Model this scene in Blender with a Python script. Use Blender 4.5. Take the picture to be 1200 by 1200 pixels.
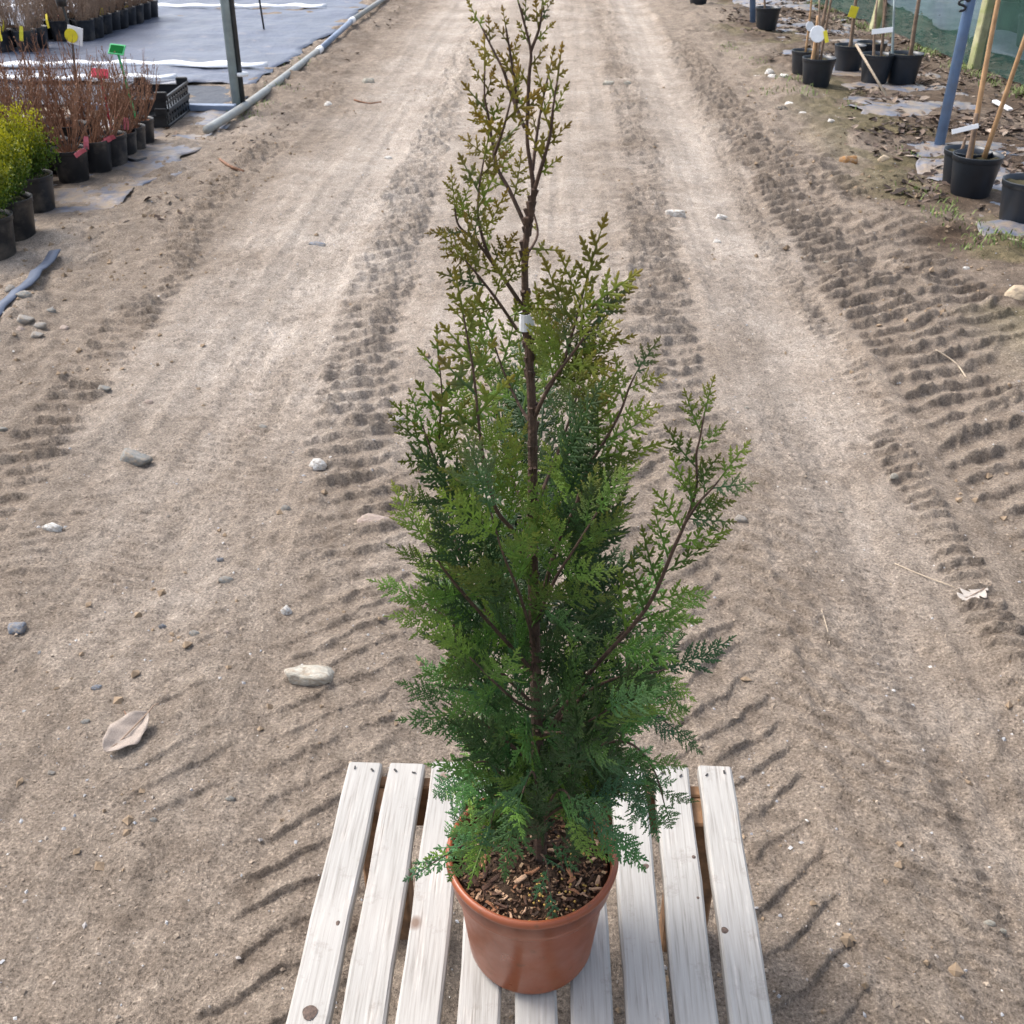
import bpy, math, random
import numpy as np
from mathutils import Vector, Matrix
random.seed(7); np.random.seed(7)
R = math.radians
for o in list(bpy.data.objects): bpy.data.objects.remove(o)
S = bpy.context.scene
COL = S.collection

# ------------------------------------------------------------------ camera, sky, sun, exposure
CAM_H, PITCH, YAW, FPX = 1.63, R(32.2), R(2.4), 1214.0
cd = bpy.data.cameras.new('camera'); cam = bpy.data.objects.new('camera', cd); COL.objects.link(cam)
cam.location = (0, 0, CAM_H); cam.rotation_euler = (math.pi/2 - PITCH, 0, YAW)
cd.sensor_width = 24; cd.sensor_height = 24; cd.lens = 24*FPX/1200; cd.clip_start = .02; cd.clip_end = 2000
cd.dof.use_dof = True; cd.dof.focus_distance = 1.45; cd.dof.aperture_fstop = 15.0
S.camera = cam
S.render.resolution_x = S.render.resolution_y = 1024
SUN_EL, SUN_AZ = R(54), R(-66)          # azimuth from +Y towards +X
W = bpy.data.worlds.new('World'); S.world = W; W.use_nodes = True
wn = W.node_tree.nodes; sky = wn.new('ShaderNodeTexSky'); sky.sky_type = 'NISHITA'; sky.sun_disc = False
sky.sun_elevation = SUN_EL; sky.sun_rotation = SUN_AZ; sky.air_density = 1.0; sky.dust_density = 4.0; sky.ozone_density = 1.0
bgn = wn['Background']; bgn.inputs['Strength'].default_value = .14
hz = wn.new('ShaderNodeHueSaturation'); hz.inputs['Saturation'].default_value = .62      # thin cloud greys the blue
W.node_tree.links.new(sky.outputs[0], hz.inputs['Color']); W.node_tree.links.new(hz.outputs[0], bgn.inputs['Color'])
sl = bpy.data.lights.new('sun', 'SUN'); sl.energy = 1.25; sl.angle = R(22); sl.color = (1, .96, .91)
sun = bpy.data.objects.new('sun', sl); COL.objects.link(sun)
sd = Vector((math.sin(SUN_AZ)*math.cos(SUN_EL), math.cos(SUN_AZ)*math.cos(SUN_EL), math.sin(SUN_EL)))
sun.rotation_euler = sd.to_track_quat('Z', 'Y').to_euler(); sun.location = sd*40
S.view_settings.view_transform = 'Standard'; S.view_settings.look = 'None'; S.view_settings.gamma = 1
S.view_settings.exposure = 1.24

# ------------------------------------------------------------------ photo pixel -> place
def ray(px, py):
    u = (px-600)/FPX; v = (py-600)/FPX
    f = math.cos(PITCH)-v*math.sin(PITCH); d = math.sin(PITCH)+v*math.cos(PITCH)
    return Vector((u*math.cos(YAW)-f*math.sin(YAW), u*math.sin(YAW)+f*math.cos(YAW), -d))
def gp(px, py, z=0):
    r = ray(px, py); t = (z-CAM_H)/r.z; return Vector((r.x*t, r.y*t, z))
def aty(px, py, Y):
    r = ray(px, py); t = Y/r.y; return Vector((r.x*t, Y, CAM_H+r.z*t))

# ------------------------------------------------------------------ helpers
def nz(x, y, seed=0):
    """smooth lattice noise, -1..1"""
    x = np.asarray(x, float); y = np.asarray(y, float)
    xi = np.floor(x).astype(np.int64); yi = np.floor(y).astype(np.int64)
    fx = x-xi; fy = y-yi; fx = fx*fx*(3-2*fx); fy = fy*fy*(3-2*fy)
    def h(a, b):
        n = (a*374761393+b*668265263+seed*1442695041) & 0xffffffff
        n = ((n ^ (n >> 13))*1274126177) & 0xffffffff
        return ((n ^ (n >> 16)) & 0xffff)/32767.5-1
    return (h(xi, yi)*(1-fx)+h(xi+1, yi)*fx)*(1-fy)+(h(xi, yi+1)*(1-fx)+h(xi+1, yi+1)*fx)*fy
def fbm(x, y, seed=0, o=4):
    return sum(nz(x*2**i, y*2**i, seed+i)*.5**i for i in range(o))
def sst(a, b, x):
    t = np.clip((x-a)/(b-a), 0, 1); return t*t*(3-2*t)

class MB:
    def __init__(s): s.v = []; s.f = []; s.m = []; s.a = []
    def add(s, vs, fs, mi=0, at=0.0):
        b = len(s.v); s.v += [tuple(p) for p in vs]; s.f += [tuple(i+b for i in f) for f in fs]; s.m += [mi]*len(fs)
        s.a += (at if isinstance(at, (list, tuple)) else [at]*len(vs)); return s
    def box(s, c, d, rot=None, mi=0, bev=0.0):
        x, y, z = d[0]/2, d[1]/2, d[2]/2
        if bev:
            b = min(bev, x*.9, y*.9, z*.9); P = []
            for sx in (-1, 1):
                for sy in (-1, 1):
                    for sz in (-1, 1):
                        P += [(sx*x, sy*(y-b), sz*(z-b)), (sx*(x-b), sy*y, sz*(z-b)), (sx*(x-b), sy*(y-b), sz*z)]
            I = lambda a, b_, c_, k: ((a*2+b_)*2+c_)*3+k
            F = []
            for a in (0, 1):
                for k, (p, q) in enumerate((((0, 0), (0, 1)), ((0, 0), (0, 1)), ((0, 0), (0, 1)))): pass
            for a in (0, 1):
                F.append([I(a, 0, 0, 0), I(a, 1, 0, 0), I(a, 1, 1, 0), I(a, 0, 1, 0)])
                F.append([I(0, a, 0, 1), I(1, a, 0, 1), I(1, a, 1, 1), I(0, a, 1, 1)])
                F.append([I(0, 0, a, 2), I(1, 0, a, 2), I(1, 1, a, 2), I(0, 1, a, 2)])
            for a in (0, 1):
                for b_ in (0, 1):
                    F.append([I(a, b_, 0, 0), I(a, b_, 1, 0), I(a, b_, 1, 1), I(a, b_, 0, 1)])
                    F.append([I(a, 0, b_, 0), I(a, 1, b_, 0), I(a, 1, b_, 2), I(a, 0, b_, 2)])
                    F.append([I(0, a, b_, 1), I(1, a, b_, 1), I(1, a, b_, 2), I(0, a, b_, 2)])
                    for c_ in (0, 1): F.append([I(a, b_, c_, 0), I(a, b_, c_, 1), I(a, b_, c_, 2)])
        else:
            P = [(sx*x, sy*y, sz*z) for sx in (-1, 1) for sy in (-1, 1) for sz in (-1, 1)]
            F = [(0, 1, 3, 2), (4, 6, 7, 5), (0, 4, 5, 1), (2, 3, 7, 6), (0, 2, 6, 4), (1, 5, 7, 3)]
        M = rot if rot is not None else Matrix.Identity(3)
        return s.add([M @ Vector(p)+Vector(c) for p in P], F, mi)
    def tube(s, pts, rad, n=6, mi=0, at=0.0, cap=True, flat=1.0):
        pts = [Vector(p) for p in pts]; k = len(pts)
        if not hasattr(rad, '__len__'): rad = [rad]*k
        if not hasattr(at, '__len__'): at = [at]*k
        t0 = (pts[1]-pts[0]).normalized(); u = t0.orthogonal().normalized()
        V = []; A = []
        for i, p in enumerate(pts):
            t = (pts[min(i+1, k-1)]-pts[max(i-1, 0)]).normalized()
            u = (u-t*u.dot(t)).normalized(); w = t.cross(u)
            for j in range(n):
                a = 2*math.pi*j/n; V.append(p+(u*math.cos(a)+w*math.sin(a)*flat)*rad[i]); A.append(at[i])
        F = [(i*n+j, i*n+(j+1) % n, (i+1)*n+(j+1) % n, (i+1)*n+j) for i in range(k-1) for j in range(n)]
        if cap: F += [tuple(range(n-1, -1, -1)), tuple((k-1)*n+j for j in range(n))]
        return s.add(V, F, mi, A)
    def lathe(s, prof, n=32, c=(0, 0, 0), mi=0, closed=False):
        V = [(c[0]+r*math.cos(2*math.pi*j/n), c[1]+r*math.sin(2*math.pi*j/n), c[2]+z) for r, z in prof for j in range(n)]
        k = len(prof); F = []
        for i in range(k if closed else k-1):
            i2 = (i+1) % k
            F += [(i*n+j, i*n+(j+1) % n, i2*n+(j+1) % n, i2*n+j) for j in range(n)]
        return s.add(V, F, mi)
    def mesh(s, name, mats, smooth=False, attr=None, fix=False):
        me = bpy.data.meshes.new(name); me.from_pydata(s.v, [], s.f)
        for m in (mats if isinstance(mats, (list, tuple)) else [mats]): me.materials.append(m)
        if any(s.m): me.polygons.foreach_set('material_index', s.m)
        if smooth: me.polygons.foreach_set('use_smooth', [True]*len(s.f))
        if attr:
            a = me.attributes.new(attr, 'FLOAT', 'POINT'); a.data.foreach_set('value', [float(q) for q in s.a])
        if fix:
            import bmesh
            bm = bmesh.new(); bm.from_mesh(me); bmesh.ops.recalc_face_normals(bm, faces=bm.faces); bm.to_mesh(me); bm.free()
        me.update(); return me
    def build(s, name, mats, parent=None, smooth=False, attr=None, fix=False):
        return link(name, s.mesh(name, mats, smooth, attr, fix), parent)
def link(name, data, parent=None, loc=None):
    o = bpy.data.objects.new(name, data); COL.objects.link(o)
    if parent: o.parent = parent
    if loc is not None: o.location = loc
    return o
def tag(o, label, cat, group=None, kind=None):
    o['label'] = label; o['category'] = cat
    if group: o['group'] = group
    if kind: o['kind'] = kind
    return o
def thing(name, label, cat, loc=(0, 0, 0), rz=0, group=None):
    o = link(name, None, None, loc); o.rotation_euler.z = rz; o.empty_display_size = .05
    return tag(o, label, cat, group)
def sag(a, b, n, bow):
    a, b, bow = Vector(a), Vector(b), Vector(bow)
    return [a.lerp(b, i/(n-1))+bow*4*(i/(n-1))*(1-i/(n-1)) for i in range(n)]

# ------------------------------------------------------------------ materials
def mat(name):
    m = bpy.data.materials.new(name); m.use_nodes = True
    nt = m.node_tree; return m, nt, nt.nodes['Principled BSDF']
def nd(nt, typ, **kw):
    n = nt.nodes.new(typ)
    for k, v in kw.items():
        if k in n.inputs: n.inputs[k].default_value = v
        else: setattr(n, k, v)
    return n
def noise(nt, scale, detail=4, rough=.55, vec=None, coord='Object'):
    n = nd(nt, 'ShaderNodeTexNoise', Scale=scale, Detail=detail, Roughness=rough)
    if vec is None: vec = nd(nt, 'ShaderNodeTexCoord').outputs[coord]
    nt.links.new(vec, n.inputs['Vector']); return n.outputs['Fac']
def ramp(nt, fac, stops):
    r = nd(nt, 'ShaderNodeValToRGB'); e = r.color_ramp.elements
    while len(e) < len(stops): e.new(.5)
    for i, (p, c) in enumerate(stops):
        e[i].position = p; e[i].color = (c if hasattr(c, '__len__') else (c, c, c))[:3]+(1,) if hasattr(c, '__len__') else (c, c, c, 1)
    nt.links.new(fac, r.inputs[0]); return r.outputs[0]
def mix(nt, fac, a, b, mode='MIX'):
    n = nd(nt, 'ShaderNodeMix', data_type='RGBA', blend_type=mode)
    for sk, v in ((n.inputs[0], fac), (n.inputs[6], a), (n.inputs[7], b)):
        if hasattr(v, 'links'): nt.links.new(v, sk)
        else: sk.default_value = v if not hasattr(v, '__len__') else tuple(v)[:3]+(1,)
    return n.outputs[2]
def bump(nt, bs, h, strength=.3, dist=.01, prev=None):
    b = nd(nt, 'ShaderNodeBump', Strength=strength, Distance=dist); nt.links.new(h, b.inputs['Height'])
    if prev is not None: nt.links.new(prev, b.inputs['Normal'])
    nt.links.new(b.outputs[0], bs.inputs['Normal']); return b.outputs[0]
def simple(name, c, rough=.5, var=.25, scale=30, bmp=0, spec=.5, dirt=None, dscale=6):
    m, nt, bs = mat(name)
    f = noise(nt, scale)
    col = ramp(nt, f, [(.3, tuple(q*(1-var) for q in c)), (.7, tuple(min(1, q*(1+var)) for q in c))])
    if dirt:
        d = ramp(nt, noise(nt, dscale, 6, .65), [(.48, 0.), (.68, .85)])
        col = mix(nt, d, col, dirt)
    nt.links.new(col, bs.inputs['Base Color'])
    bs.inputs['Roughness'].default_value = rough; bs.inputs['Specular IOR Level'].default_value = spec
    if bmp: bump(nt, bs, noise(nt, scale*2), bmp, .004)
    return m
M = {}
def build_materials():
    # --- sandy ground; pale attribute = compacted dust plus glancing sheen painted far off, 'humus' = dark litter soil
    m, nt, bs = mat('sandy_soil')
    def at(n): return nd(nt, 'ShaderNodeAttribute', attribute_name=n).outputs['Fac']
    co = nd(nt, 'ShaderNodeTexCoord').outputs['Object']
    n1 = noise(nt, 1.7, 6, .6, co); n2 = noise(nt, 14, 5, .6, co); n3 = noise(nt, 48, 5, .75, co); n4 = noise(nt, 150, 4, .8, co)
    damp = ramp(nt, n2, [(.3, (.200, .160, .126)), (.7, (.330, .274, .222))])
    dry_sheen = ramp(nt, n2, [(.3, (.41, .355, .302)), (.7, (.515, .457, .402))])
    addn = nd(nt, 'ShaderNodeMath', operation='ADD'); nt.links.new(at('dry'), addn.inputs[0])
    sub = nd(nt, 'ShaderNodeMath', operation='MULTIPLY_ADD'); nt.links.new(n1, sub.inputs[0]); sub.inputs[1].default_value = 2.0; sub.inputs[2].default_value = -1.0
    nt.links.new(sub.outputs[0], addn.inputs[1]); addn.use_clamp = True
    col = mix(nt, addn.outputs[0], damp, dry_sheen)
    col = mix(nt, at('humus'), col, ramp(nt, n2, [(.3, (.04, .028, .02)), (.6, (.115, .08, .055)), (.8, (.22, .165, .115))]))
    col = mix(nt, at('moss'), col, ramp(nt, n2, [(.3, (.075, .075, .03)), (.7, (.20, .175, .085))]))
    spk = ramp(nt, n4, [(.32, (.22, .20, .18)), (.43, (.78, .77, .76)), (.56, (1.10, 1.09, 1.07)), (.68, (1.9, 1.88, 1.84))])
    col = mix(nt, 1.0, col, spk, 'MULTIPLY')
    mps = nd(nt, 'ShaderNodeMapping'); mps.inputs['Scale'].default_value = (1, .05, 1); nt.links.new(co, mps.inputs[0])
    col = mix(nt, .7, col, ramp(nt, noise(nt, 9, 5, .65, mps.outputs[0]), [(.3, .74), (.68, 1.16)]), 'MULTIPLY')
    s3 = ramp(nt, n3, [(.32, .68), (.6, 1.10)]); col = mix(nt, .8, col, s3, 'MULTIPLY')
    nt.links.new(col, bs.inputs['Base Color']); bs.inputs['Roughness'].default_value = .95; bs.inputs['Specular IOR Level'].default_value = .2
    b0 = bump(nt, bs, n2, .3, .02); b1 = bump(nt, bs, n3, .7, .016, b0); bump(nt, bs, n4, .8, .009, b1)
    M['soil'] = m
    # --- whitewashed timber, grain runs along local Y
    m, nt, bs = mat('whitewashed_wood')
    oi = nd(nt, 'ShaderNodeObjectInfo').outputs['Random']
    co = nd(nt, 'ShaderNodeTexCoord').outputs['Object']
    off = nd(nt, 'ShaderNodeCombineXYZ')
    mu = nd(nt, 'ShaderNodeMath', operation='MULTIPLY'); nt.links.new(oi, mu.inputs[0]); mu.inputs[1].default_value = 37
    for i in range(3): nt.links.new(mu.outputs[0], off.inputs[i])
    va = nd(nt, 'ShaderNodeVectorMath', operation='ADD'); nt.links.new(co, va.inputs[0]); nt.links.new(off.outputs[0], va.inputs[1])
    mp = nd(nt, 'ShaderNodeMapping'); mp.inputs['Scale'].default_value = (1, .035, 1); nt.links.new(va.outputs[0], mp.inputs[0])
    mp2 = nd(nt, 'ShaderNodeMapping'); mp2.inputs['Scale'].default_value = (1, .22, 1); nt.links.new(va.outputs[0], mp2.inputs[0])
    g1 = noise(nt, 260, 4, .6, mp.outputs[0]); g2 = noise(nt, 42, 5, .7, mp2.outputs[0]); g3 = noise(nt, 5, 3, .5, va.outputs[0])
    base = ramp(nt, g1, [(.25, (.215, .20, .18)), (.46, (.325, .312, .29)), (.75, (.395, .383, .362))])
    worn = ramp(nt, g2, [(.555, 0.), (.70, .8)])
    wcol = ramp(nt, g1, [(.35, (.16, .14, .12)), (.6, (.52, .48, .44))])
    base = mix(nt, worn, base, wcol)
    base = mix(nt, ramp(nt, g3, [(.45, 0.), (.75, .28)]), base, (.50, .46, .42))
    base = mix(nt, ramp(nt, noise(nt, 16, 6, .75, va.outputs[0]), [(.58, 0.), (.74, .6)]), base, (.15, .125, .10))
    kn = nd(nt, 'ShaderNodeTexVoronoi', voronoi_dimensions='2D', Scale=4.6); kmp = nd(nt, 'ShaderNodeMapping'); kmp.inputs['Scale'].default_value = (1, .75, 1); nt.links.new(va.outputs[0], kmp.inputs[0]); nt.links.new(kmp.outputs[0], kn.inputs['Vector'])
    kf = ramp(nt, kn.outputs['Distance'], [(.018, 1.), (.036, .55), (.05, 0.)])
    base = mix(nt, kf, base, (.17, .115, .085))
    nt.links.new(base, bs.inputs['Base Color']); bs.inputs['Roughness'].default_value = .7
    bump(nt, bs, g1, .35, .0015)
    M['white_wood'] = m
    M['brown_wood'] = simple('brown_wood', (.20, .11, .055), .8, .4, 40, .3)
    M['nail'] = simple('nail', (.03, .027, .025), .6)
    # --- terracotta plastic
    m, nt, bs = mat('terracotta_plastic')
    co = nd(nt, 'ShaderNodeTexCoord').outputs['Object']
    c = ramp(nt, noise(nt, 9, 5, .6, co), [(.3, (.205, .052, .020)), (.7, (.295, .082, .032))])
    c = mix(nt, ramp(nt, noise(nt, 13, 6, .7, co), [(.5, 0.), (.75, .4)]), c, (.34, .19, .13))
    c = mix(nt, ramp(nt, noise(nt, 45, 5, .7, co), [(.58, 0.), (.70, .6)]), c, (.11, .055, .03))
    nt.links.new(c, bs.inputs['Base Color'])
    rr = ramp(nt, noise(nt, 11, 5, .6, co), [(.35, .26), (.65, .50)]); nt.links.new(rr, bs.inputs['Roughness'])
    bump(nt, bs, noise(nt, 60, 3, .5, co), .08, .002)
    M['terracotta'] = m
    M['peat'] = simple('peat', (.045, .028, .018), .95, .6, 160, .8, .2)
    # --- foliage : colour from the object, tips from the attribute
    def leaf(name, tipc, trans=.35, rough=.5):
        m, nt, bs = mat(name)
        oc = nd(nt, 'ShaderNodeObjectInfo')
        a = nd(nt, 'ShaderNodeAttribute', attribute_name='tip').outputs['Fac']
        nf = noise(nt, 55, 3)
        hs = nd(nt, 'ShaderNodeHueSaturation'); nt.links.new(oc.outputs['Color'], hs.inputs['Color'])
        nt.links.new(ramp(nt, nf, [(.3, .65), (.7, 1.3)]), hs.inputs['Value'])
        pw = nd(nt, 'ShaderNodeMath', operation='POWER'); nt.links.new(a, pw.inputs[0]); pw.inputs[1].default_value = 1.7
        fac = nd(nt, 'ShaderNodeMath', operation='MULTIPLY'); nt.links.new(pw.outputs[0], fac.inputs[0]); nt.links.new(oc.outputs['Alpha'], fac.inputs[1])
        c = mix(nt, fac.outputs[0], hs.outputs[0], tipc)
        nt.links.new(c, bs.inputs['Base Color']); bs.inputs['Roughness'].default_value = rough; bs.inputs['Specular IOR Level'].default_value = .38
        tr = nd(nt, 'ShaderNodeBsdfTranslucent'); nt.links.new(c, tr.inputs['Color'])
        mx = nd(nt, 'ShaderNodeMixShader'); mx.inputs[0].default_value = trans
        nt.links.new(bs.outputs[0], mx.inputs[1]); nt.links.new(tr.outputs[0], mx.inputs[2])
        nt.links.new(mx.outputs[0], nt.nodes['Material Output'].inputs['Surface']); return m
    M['leaf'] = leaf('scale_leaf', (.27, .15, .014), .16, .5)
    M['yleaf'] = leaf('yellow_leaf', (.40, .37, .006), .25)
    M['bark'] = simple('bark', (.072, .042, .028), .85, .45, 120, .6)
    M['twig'] = simple('twig', (.21, .105, .06), .8, .4, 60)
    M['twig2'] = simple('pale_twig', (.27, .19, .135), .8, .35, 60)
    M['cane'] = simple('cane', (.40, .24, .12), .6, .25, 20)
    M['trunk'] = simple('young_bark', (.19, .13, .09), .8, .35, 30, .3)
    mud = (.33, .26, .19)
    M['black_pot'] = simple('black_plastic', (.016, .018, .022), .42, .3, 12, 0, .5, (.13, .115, .10), 7)
    M['clean_black'] = simple('clean_black_plastic', (.012, .014, .017), .4, .3, 10)
    M['slate_pot'] = simple('slate_plastic', (.018, .025, .036), .38, .25, 8)
    M['red_pot'] = simple('brick_red_plastic', (.33, .06, .025), .5, .25, 10)
    M['pot_soil'] = simple('pot_soil', (.13, .058, .03), .95, .5, 60, .8, .2)
    M['dark_soil'] = simple('dark_soil', (.045, .04, .022), .95, .5, 60, .8, .2)
    M['fabric'] = fabric('weed_fabric', (.085, .10, .14), .40)
    M['fabric_dark'] = fabric('dark_film', (.018, .024, .038), .5)
    M['film'] = fabric('muddy_film', (.11, .125, .165), .36, (.27, .21, .15), 7)
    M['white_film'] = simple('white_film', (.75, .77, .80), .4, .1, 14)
    M['pipe'] = simple('grey_pipe', (.27, .285, .28), .55, .15, 9, 0, .4, (.30, .27, .22), 5)
    M['pipe_blue'] = simple('blue_grey_pipe', (.19, .24, .33), .5, .2, 9)
    M['galv'] = simple('galvanised', (.27, .33, .34), .45, .2, 12)
    M['dark_metal'] = simple('dark_metal', (.03, .035, .038), .5, .3, 20)
    M['blue_pole'] = simple('blue_paint', (.125, .21, .37), .45, .2, 11, 0, .5, (.17, .23, .33), 9)
    M['post_wood'] = simple('green_stained_post', (.40, .385, .23), .8, .3, 14, .3, .3, (.17, .21, .06), 7)
    M['white_plastic'] = simple('white_plastic', (.78, .79, .80), .4, .06, 20)
    M['yellow_plastic'] = simple('yellow_plastic', (.72, .62, .03), .4, .1, 20)
    M['pink_plastic'] = simple('pink_plastic', (.62, .14, .18), .4, .15, 20)
    M['green_plastic'] = simple('green_plastic', (.02, .42, .13), .4, .08, 20)
    M['dkgreen_plastic'] = simple('dark_green_face', (.006, .10, .022), .9, .1, 20, 0, .05)
    M['red_plastic'] = simple('red_plastic', (.55, .02, .06), .4, .1, 20)
    M['strap'] = simple('blue_strap', (.060, .080, .125), .6, .2, 20)
    # --- shade net
    m, nt, bs = mat('shade_net')
    c = ramp(nt, noise(nt, 2.5), [(.3, (.012, .058, .048)), (.7, (.03, .10, .075))]); nt.links.new(c, bs.inputs['Base Color']); bs.inputs['Roughness'].default_value = .7
    wv = nd(nt, 'ShaderNodeTexChecker', Scale=240); nt.links.new(nd(nt, 'ShaderNodeTexCoord').outputs['UV'], wv.inputs['Vector'])
    al = ramp(nt, noise(nt, 3.2, 3), [(.3, .42), (.7, .66)]); nt.links.new(al, bs.inputs['Alpha'])
    M['net'] = m
    M['grass'] = simple('grass_blade', (.12, .17, .035), .6, .4, 20)
    M['moss'] = simple('moss', (.10, .13, .03), .9, .5, 50, .6)
    # litter: colour varies by island
    m, nt, bs = mat('leaf_litter'); oi = nd(nt, 'ShaderNodeNewGeometry').outputs['Random Per Island']
    nt.links.new(ramp(nt, oi, [(0, (.03, .02, .015)), (.6, (.085, .055, .04)), (.88, (.17, .12, .085)), (1, (.36, .29, .23))]), bs.inputs['Base Color']); bs.inputs['Roughness'].default_value = .75
    M['litter'] = m
    m, nt, bs = mat('mulch'); oi = nd(nt, 'ShaderNodeNewGeometry').outputs['Random Per Island']
    nt.links.new(ramp(nt, oi, [(0, (.02, .012, .008)), (.5, (.085, .042, .022)), (.8, (.20, .10, .05)), (1, (.36, .24, .14))]), bs.inputs['Base Color']); bs.inputs['Roughness'].default_value = .85
    M['mulch'] = m
    m, nt, bs = mat('grit'); oi = nd(nt, 'ShaderNodeNewGeometry').outputs['Random Per Island']
    nt.links.new(ramp(nt, oi, [(0, (.16, .125, .095)), (.6, (.36, .29, .22)), (.85, (.30, .31, .33)), (1, (.6, .57, .53))]), bs.inputs['Base Color']); bs.inputs['Roughness'].default_value = .9
    M['grit'] = m
    # stones: colour from the object
    m, nt, bs = mat('stone'); oc = nd(nt, 'ShaderNodeObjectInfo').outputs['Color']; co = nd(nt, 'ShaderNodeTexCoord').outputs['Object']
    c = mix(nt, 1., oc, ramp(nt, noise(nt, 3.5, 6, .7, co), [(.3, .55), (.7, 1.3)]), 'MULTIPLY')
    c = mix(nt, ramp(nt, noise(nt, 2.2, 6, .75, co), [(.45, 0.), (.62, .9)]), c, (.34, .275, .205))
    nt.links.new(c, bs.inputs['Base Color']); bs.inputs['Roughness'].default_value = .8; bump(nt, bs, noise(nt, 4, 6, .7, co), .8, .012)
    M['stone'] = m
    M['dry_leaf'] = simple('dry_leaf', (.34, .28, .235), .7, .25, 50, .3)
    M['pale_leaf'] = simple('pale_leaf', (.42, .375, .33), .7, .15, 50, .3)
    M['straw'] = simple('straw', (.42, .34, .25), .8, .2, 50)
def fabric(name, c, rough, dirt=None, dscale=3):
    m, nt, bs = mat(name); co = nd(nt, 'ShaderNodeTexCoord').outputs['Object']
    col = ramp(nt, noise(nt, 1.6, 6, .65, co), [(.3, tuple(q*.8 for q in c)), (.7, tuple(q*1.25 for q in c))])
    col = mix(nt, ramp(nt, noise(nt, 4.5, 6, .7, co), [(.57, 0.), (.75, .5)]), col, (.34, .29, .25))
    if dirt: col = mix(nt, ramp(nt, noise(nt, dscale, 6, .7, co), [(.40, 0.), (.60, .95)]), col, dirt)
    nt.links.new(col, bs.inputs['Base Color']); bs.inputs['Roughness'].default_value = rough
    b = bump(nt, bs, noise(nt, 5, 5, .6, co), .5, .05); bump(nt, bs, noise(nt, 40, 2, .5, co), .2, .004, b)
    return m
build_materials()

# ------------------------------------------------------------------ ground: height of the sandy track
def track(x, y, pts, w, pitch, skew, depth, seed, chev=False, y0=-9, y1=99, fade=.5, warp=.03, keep=-.15):
    """cleat prints along a polyline of (y, x centre); skew = how far a bar runs forward per metre sideways"""
    ys, xs = zip(*sorted(pts)); c = np.interp(y, ys, xs)+.02*nz(y*1.3, y*0, seed+5)
    s = (x-c)/(w/2)
    side = np.abs(s)*-w/2 if chev else (x-c)
    a = y-skew*side+.6*warp*nz(x*5, y*5, seed)+.35*warp*nz(x*17, y*17, seed+1)+.2*warp*nz(x*45, y*45, seed+7)
    ph = a/pitch; fr = ph-np.floor(ph); cell = np.floor(ph)
    # steep face towards -y, gentle slope beyond
    prof = sst(.0, .09, fr)*(1-sst(.12, .72, fr))*(.85+.35*nz(x*8, y*8, seed+8)+.35*nz(x*26, y*26, seed+9)+.25*nz(x*55, y*55, seed+10))
    edge = 1-sst(.72, 1.05, np.abs(s)+.22*nz(cell*3.1, cell*0+seed, seed+2)+.1*nz(x*20, y*20, seed+6))
    if chev: edge = edge*sst(.02, .12, np.abs(s))
    m = sst(keep-.25, keep+.35, fbm(x*2.3, y*1.7, seed+3, 3)+.25*nz(cell*1.7, s*0, seed+4))
    m = m*sst(y0-fade, y0+fade, y)*(1-sst(y1-fade, y1+fade, y))
    return 1.0*depth*(prof-.3)*edge*m
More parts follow.
